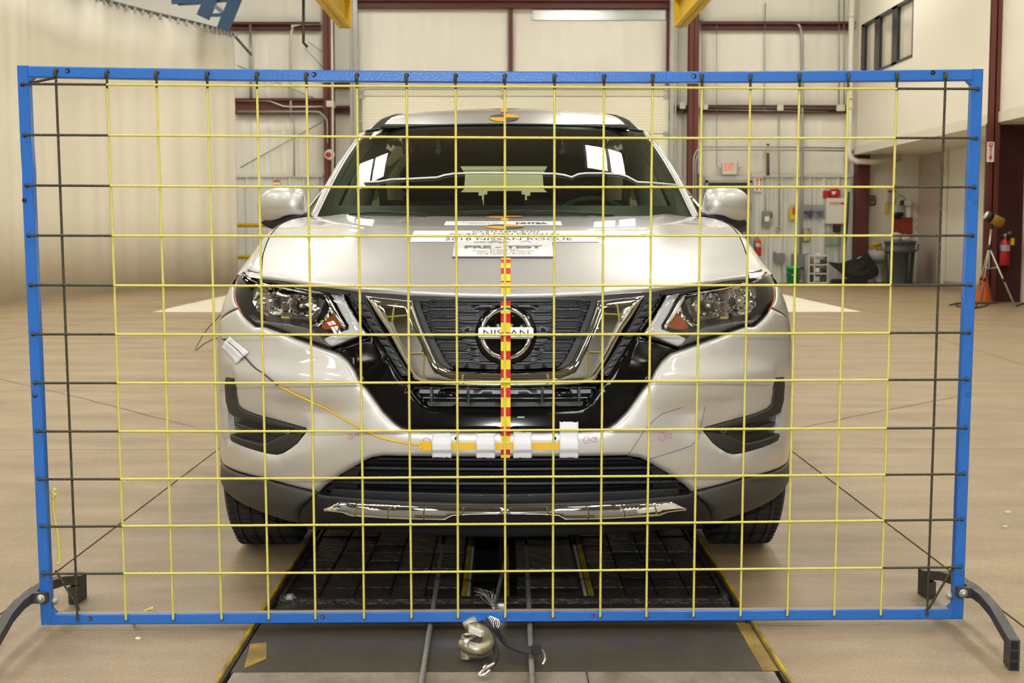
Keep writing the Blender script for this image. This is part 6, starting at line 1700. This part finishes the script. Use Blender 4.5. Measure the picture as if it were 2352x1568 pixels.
# drawer tower
c = at_floor(1879, 645, .62); t = thing('drawer_tower', 'white three-drawer plastic tower with see-through fronts', 'drawers', c); sc_ = c.y / FPX
w_ = 43 * sc_ / 2; h3 = 20.5 * sc_
q = MB()
for k in range(4): q.box(c.x - w_, c.x + w_, c.y - .02, c.y + .35, k * h3 + .005, k * h3 + .03, .004)
for sx in (-1, 1): q.box(c.x + sx * w_ - .012, c.x + sx * w_ + .012, c.y - .02, c.y + .35, 0, h3 * 3 + .03, .004)
q.box(c.x - w_ + .10, c.x - w_ + .125, c.y - .02, c.y, 0, h3 * 3); q.build('frame', WHT, t)
for k in range(3):
    q = MB(); q.box(c.x - w_ + .02, c.x + w_ - .02, c.y - .012, c.y + .32, k * h3 + .035, (k + 1) * h3 - .005, .004); d = q.build('drawer', CLEARP, t)
    q = MB(); q.box(c.x - w_ + .16, c.x + w_ - .03, c.y + .05, c.y + .28, k * h3 + .037, k * h3 + .12, .03); q.build('contents', mat('mixed_contents', (.22, .20, .17), .7, var=1, vscale=12, vcol=(.05, .06, .08)), d)
    q = MB(); q.box(c.x - w_ + .135, c.x - w_ + .22, c.y - .016, c.y - .012, k * h3 + .05, k * h3 + .14); q.build('card', CARDW, d)
q = MB(); wall_text(q, 'S', c.x - w_ + .178, .06, .05, .07, c.y - .0175); wall_text(q, 'G', c.x - w_ + .178, h3 * 2 + .06, .05, .07, c.y - .0175); q.build('lettering', INK, t)
q = MB(); q.box(c.x - .05, c.x + .06, c.y + .05, c.y + .2, h3 * 3 + .03, h3 * 3 + .08, .01); tag(q.build('tissue_pack', CARDW, None, True), 'small white pack on top of the drawer tower', 'pack')
# door trim panel leaning
c = at_floor(1960, 647); Yd = YB - .75; t = thing('door_trim', 'black car door trim panel leaning on the floor beside the basin', 'trim panel', (W(1960, 640, Yd).x, Yd, 0))
out = [(1901, 601), (1930, 604), (1955, 596), (1990, 577), (2000, 592), (2014, 612), (2018, 625), (2014, 634), (2000, 641), (1975, 645), (1958, 645), (1945, 638), (1925, 622), (1908, 608)]
P = [W(a, c_, Yd) for a, c_ in out]; q = MB(); q.prism([(p.x, p.z) for p in P], Yd - .04, Yd + .03); q.build('panel', BLACKP, t)
ins = [W(a, c_, Yd) for a, c_ in ((1940, 612), (1975, 600), (1992, 598), (1985, 608), (1968, 622), (1985, 622), (1996, 618), (1995, 628), (1965, 636), (1945, 628))]; q = MB(); q.prism([(p.x, p.z) for p in ins], Yd - .075, Yd - .04); q.build('armrest', mat('trim_vinyl', (.02, .02, .02), .6), t)
q = MB(); a = W(1967, 594, Yd), W(1980, 588, Yd); q.tube([a[0] + Vector((0, -.05, 0)), a[1] + Vector((0, -.05, 0))], .018, 6); q.build('door_pull', CHROME, t)
q = MB(); p0, p1 = W(1908, 644, Yd), W(1990, 630, Yd); q.box(p0.x, p1.x, Yd - .15, Yd + .1, 0, .10, .03); tag(q.build('floor_mat', BLACKP, None, True), 'folded black mat on the floor under the door trim panel', 'mat')
# eyewash basin
Ye = YB - .42; c = W(2020, 640, Ye); t = thing('eyewash_basin', 'grey pedestal basin with a yellow eyewash bowl', 'basin', (c.x, Ye, 0))
q = MB(); q.lathe([(.06, 0), (.12, .02), (.10, .06), (.075, .12), (.08, .40), (.12, .45), (.20, .48), (.235, .53), (.24, .70), (.22, .70), (.2, .58), (0, .54)], (c.x, Ye, 0), 'z', 24); q.build('pedestal_basin', mat('basin_grey', (.42, .41, .37), .35), t)
b0 = W(2009, 570, Ye); q = MB(); q.lathe([(.02, -.06), (.03, -.05), (.08, -.02), (.125, .03), (.13, .045), (.12, .045), (.07, 0), (0, -.01)], (b0.x, Ye - .05, b0.z + .06), 'z', 20); q.tube([(b0.x, Ye - .05, b0.z - .05), (b0.x, Ye - .05, b0.z + .02)], .03, 8); q.tube([(b0.x + .08, Ye, b0.z + .08), (b0.x + .14, Ye, b0.z + .08), (b0.x + .14, Ye, b0.z - .06)], .018, 6); q.tube([(b0.x - .02, Ye, b0.z - .03), (b0.x + .22, Ye, b0.z - .03)], .02, 6); q.build('eyewash', YLW, t)
# waste bin
Yc_ = YB - 1.25; c = W(2066, 640, Yc_); cc = Vector((c.x, Yc_, 0)); t = thing('waste_bin', 'large dark grey waste bin filled above the rim', 'bin', cc)
BIN = mat('bin_grey', (.085, .102, .112), .45); sc_ = Yc_ / FPX; r = 34 * sc_; H = (W(2066, 553, Yc_).z)
q = MB(); q.lathe([(0, 0), (r * .80, 0), (r * .84, .03), (r * .97, H * .74), (r * 1.02, H * .74), (r * 1.03, H * .80), (r * .99, H * .81), (r * 1.0, H * .95), (r * 1.07, H * .95), (r * 1.07, H), (r * .97, H), (r * .8, .05), (0, .05)], cc, 'z', 32); q.build('tub', BIN, t)
for a in (-2.6, -1.25):
    q = MB(); p = cc + Vector((r * .95 * math.cos(a), r * .95 * math.sin(a), 0)); q.tube([p + Vector((0, 0, .06)), p + Vector((.05 * math.cos(a), .05 * math.sin(a), H * .72))], .02, 6); q.build('rib', BIN, t)
q = MB(); p = cc + Vector((r * .75, -r * .75, H * .86)); q.tube([p + Vector((-.1, 0, .06)), p + Vector((-.07, -.06, -.06)), p + Vector((.05, -.04, -.06)), p + Vector((.08, .04, .06))], .02, 6); q.build('handle', BIN, t)
for k, (a, c_, r_) in enumerate(((2060, 544, .12), (2078, 547, .10), (2070, 543, .07), (2087, 549, .07))):
    p = W(a, c_, Yc_); q = MB(); q.sphere(p, r_, 8, (1, .8, .8)); q.V = [(v[0] + random.uniform(-.012, .012), v[1], v[2] + random.uniform(-.012, .012)) for v in q.V]; q.build('paper_waste', mat('paper_white', (.75, .72, .62), .8), t)
# things on the recess wall
YR_ = YB - .11
t = wt('wall_panel_screen', 'small black framed control panel on the white recess wall', 'panel', 2000, 471, None, YR_); bx(1987.5, 2011.5, 449, 472, .05, BLACKP, 'frame', t, .02, YR_); bx(1991, 2008, 452, 469, .053, mat('lcd_tan', (.30, .27, .19), .3), 'bezel', t, .002, YR_); bx(1993.5, 2006, 454.5, 463, .055, mat('lcd_dark', (.12, .11, .08), .2), 'screen', t, .001, YR_)
t = wt('red_board', 'plain red splash board on the recess wall above the bin', 'board', 2073, 560, None, YR_); bx(2050, 2095, 499, 560, .04, mat('red_board', (.30, .035, .018), .45), 'board', t, .003, YR_)
t = wt('towel_dispenser', 'white paper towel dispenser on the recess wall', 'dispenser', 2078, 498, None, YR_); bx(2067, 2089, 460, 472, .18, WHT, 'hood', t, .01, YR_); bx(2078, 2089, 472, 499, .10, WHT, 'post', t, .005, YR_); bx(2066, 2071, 460, 472, .19, BLACKP, 'end_cap', t, .01, YR_)
q = MB(); q.tube(catmull([W(2078, 460, YR_ - .1), W(2079, 456, YR_ - .1), W(2072, 450, YR_ - .1), W(2064, 450, YR_ - .1)], 4), .008, 6); q.build('lever', BLACKP, t)
t = wt('hand_dryer', 'rounded grey and black soap unit beside the towel dispenser', 'dispenser', 2062, 499, None, YR_)
c = W(2062, 486, YR_ - .08); q = MB(); q.sphere(c, .135, 10, (1, .6, 1.05)); q.build('shell', mat('dryer_grey', (.38, .37, .32), .35), t); q = MB(); q.sphere(c + Vector((0, -.004, -.05)), .13, 10, (1.02, .65, .75)); q.build('lower_shell', BLACKP, t)
t = wt('hook_rack', 'clear bottles and a yellow tag hung on the recess wall', 'rack', 2050, 498, None, YR_); bx(2032, 2040, 465, 492, .03, YLW, 'yellow_tag', t, .002, YR_)
for px in (2044, 2053):
    a = W(px, 470, YR_ - .06); q = MB(); q.lathe([(0, 0), (.055, 0), (.06, .14), (.025, .22), (.02, .26), (0, .26)], a, 'z', 14); b1 = q.build('spray_bottle', glass('clear_plastic', (.86, .87, .88)), t); q = MB(); q.box(a.x - .05, a.x + .03, a.y - .02, a.y + .02, a.z + .26, a.z + .31, .008); q.build('spray_head', RED, b1)
for k, (y0, y1) in enumerate(((500, 512), (517, 529))):
    t = wt('wall_plate', ('upper', 'lower')[k] + ' beige switch plate right of the red board', 'switch', 2105, y1, 'switch plates', YR_); bx(2100, 2109, y0, y1, .02, mat('plate_beige', (.62, .55, .34), .4), 'plate', t, .003, YR_); bx(2102, 2104, y0 + 3, y1 - 3, .03, mat('toggle_beige', (.52, .45, .26), .4), 'toggle', t, .002, YR_); bx(2105.5, 2107.5, y0 + 3, y1 - 3, .03, mat('toggle_beige', (.52, .45, .26), .4), 'toggle', t, .002, YR_)
# column sign, extinguisher, tripod lamp, cone
fire_sign(2266, 2283.5, 326, 372, 'red arrow FIRE sign on the maroon column', 20.08)
extinguisher(2307, 533, 610, 20.38, 'red fire extinguisher with a yellow tag on the maroon partition')
Yt = 19.2; c0 = W(2275, 505, Yt); t = thing('work_light', 'golden spotlight on a silver tripod beside the maroon column', 'lamp', (c0.x, Yt, 0))
SILV = mat('tripod_silver', (.60, .58, .52), .3, metal=.6)
hub = W(2272, 568, Yt)
q = MB(); q.tube([W(2277, 523, Yt), hub, W(2272, 618, Yt)], .016, 8); q.build('centre_post', SILV, t)
for i, (px, py, dy) in enumerate(((2240, 694, .15), (2333, 706, -.1), (2290, 660, .9))):
    e = G(px, py) if i < 2 else Vector((hub.x + .1, Yt + .55, 0)); q = MB(); q.tube([hub, e], .013, 6); q.build('leg', SILV, t)
    q = MB(); m_ = hub.lerp(e, .55); d = (e - hub).normalized(); q.tube([m_ - d * .03, m_ + d * .03], .02, 6); q.build('leg_clamp', BLACKP, t)
    q = MB(); q.tube([W(2272, 617, Yt), hub.lerp(e, .33)], .006, 5); q.build('spreader', SILV, t)
q = MB(); q.sphere(hub, .035, 8, (1, 1, 1.2)); q.sphere(W(2277, 522, Yt), .03, 8); q.build('tripod_head', BLACKP, t)
a, b_ = W(2276, 500, Yt), W(2301, 513, Yt); d = (b_ - a).normalized()
q = MB(); q.tube([a, a + d * .02, b_, b_ + d * .01], [.065, .075, .075, .06], 18); q.build('lamp_body', mat('gold_paint', (.42, .24, .045), .35, metal=.3), t)
q = MB(); q.tube([a - d * .08, a + d * .01], [.068, .08], 18); q.build('lamp_collar', BLACKP, t); q = MB(); q.tube([a - d * .09, a - d * .075], .058, 18); q.build('lamp_lens', mat('lens_white', (.8, .8, .75), .2), t)
q = MB(); q.tube(catmull([b_, b_ + d * .08 + Vector((0, 0, -.03)), b_ + Vector((.12, .1, -.25))], 4), .012, 6); q.build('power_lead', BLACKP, t)
c = G(2258, 697); cone_c = Vector((c.x, c.y, 0)); t = thing('traffic_cone', 'worn orange traffic cone behind the tripod', 'cone', cone_c)
q = MB(); q.lathe([(.13, .03), (.125, .06), (.045, .44), (.035, .46), (0, .46)], cone_c, 'z', 24); q.build('cone', ORNG, t); q = MB(); q.box(c.x - .17, c.x + .17, c.y - .17, c.y + .17, 0, .03, .01); q.build('base', mat('cone_base', (.16, .07, .03), .7), t)
t = thing('floor_jack', 'low blue floor jack at the foot of the maroon partition', 'jack', G(2292, 694)); c = G(2292, 694)
q = MB(); q.box(c.x - .12, c.x + .12, c.y + .1, c.y + .5, 0, .06, .01); q.build('base', mat('jack_blue', (.03, .12, .30), .5), t); q = MB(); q.box(c.x - .03, c.x + .05, c.y + .15, c.y + .25, .06, .16, .01); q.build('post', BLACKP, t); q = MB(); q.tube([(c.x - .1, c.y + .2, .06), (c.x - .12, c.y + .3, .26)], .015, 6); q.build('handle', WHT, t)
for (pts, lab) in (([(2182, 702), (2200, 698), (2225, 704), (2245, 707), (2238, 698), (2210, 696), (2195, 703), (2230, 709), (2262, 704), (2272, 697)], 'black cable coiled on the floor behind the blue frame'), ([(2335, 704), (2352, 698), (2370, 705)], 'black cable on the floor right of the tripod')):
    q = MB(); q.tube(catmull([G(*p) + Vector((0, 0, .012)) for p in pts], 6), .011, 6); tag(q.build('floor_cable', BLACKP, None, True), lab, 'cable')
# left: alarm bell, notice, guard rails
t = wt('alarm_bell', 'red alarm bell on a white backing by the left maroon column', 'bell', 757, 365, None, YB - .5); c = W(757, 355, YB - .5)
q = MB(); q.lathe([(0, -.02), (.105, -.02), (.11, 0), (.09, .03)], c, 'y', 24); q.build('backing', WHT, t); q = MB(); q.lathe([(0, -.09), (.04, -.08), (.055, -.05), (.06, -.02)], (c.x - .02, c.y, c.z), 'y', 20); q.build('gong', RED, t)
t = wt('orange_notice', 'small orange and white notice on the liner above the left mirror', 'sign', 635, 430); bx(628, 643, 412, 430, .01, CARDW, 'board', t, .001); bx(628.5, 642.5, 412.5, 419, .013, mat('notice_orange', (.55, .14, .05), .5), 'band', t, .001); bx(630, 641, 424, 429, .013, mat('notice_orange', (.55, .14, .05), .5), 'band', t, .001)
t = wt('guard_rail', 'yellow two-bar guard rail along the rear left wall', 'rail', 640, 640, None, YB - .6)
for z_ in (517, 590):
    q = MB(); q.tube([W(520, z_, YB - .6), W(740, z_, YB - .6)], .045, 10); q.build('bar', YEL, t)
for px in (540, 640, 735):
    p = W(px, 517, YB - .6); q = MB(); q.tube([p, Vector((p.x, p.y, 0))], .04, 8); q.build('post', YEL, t)
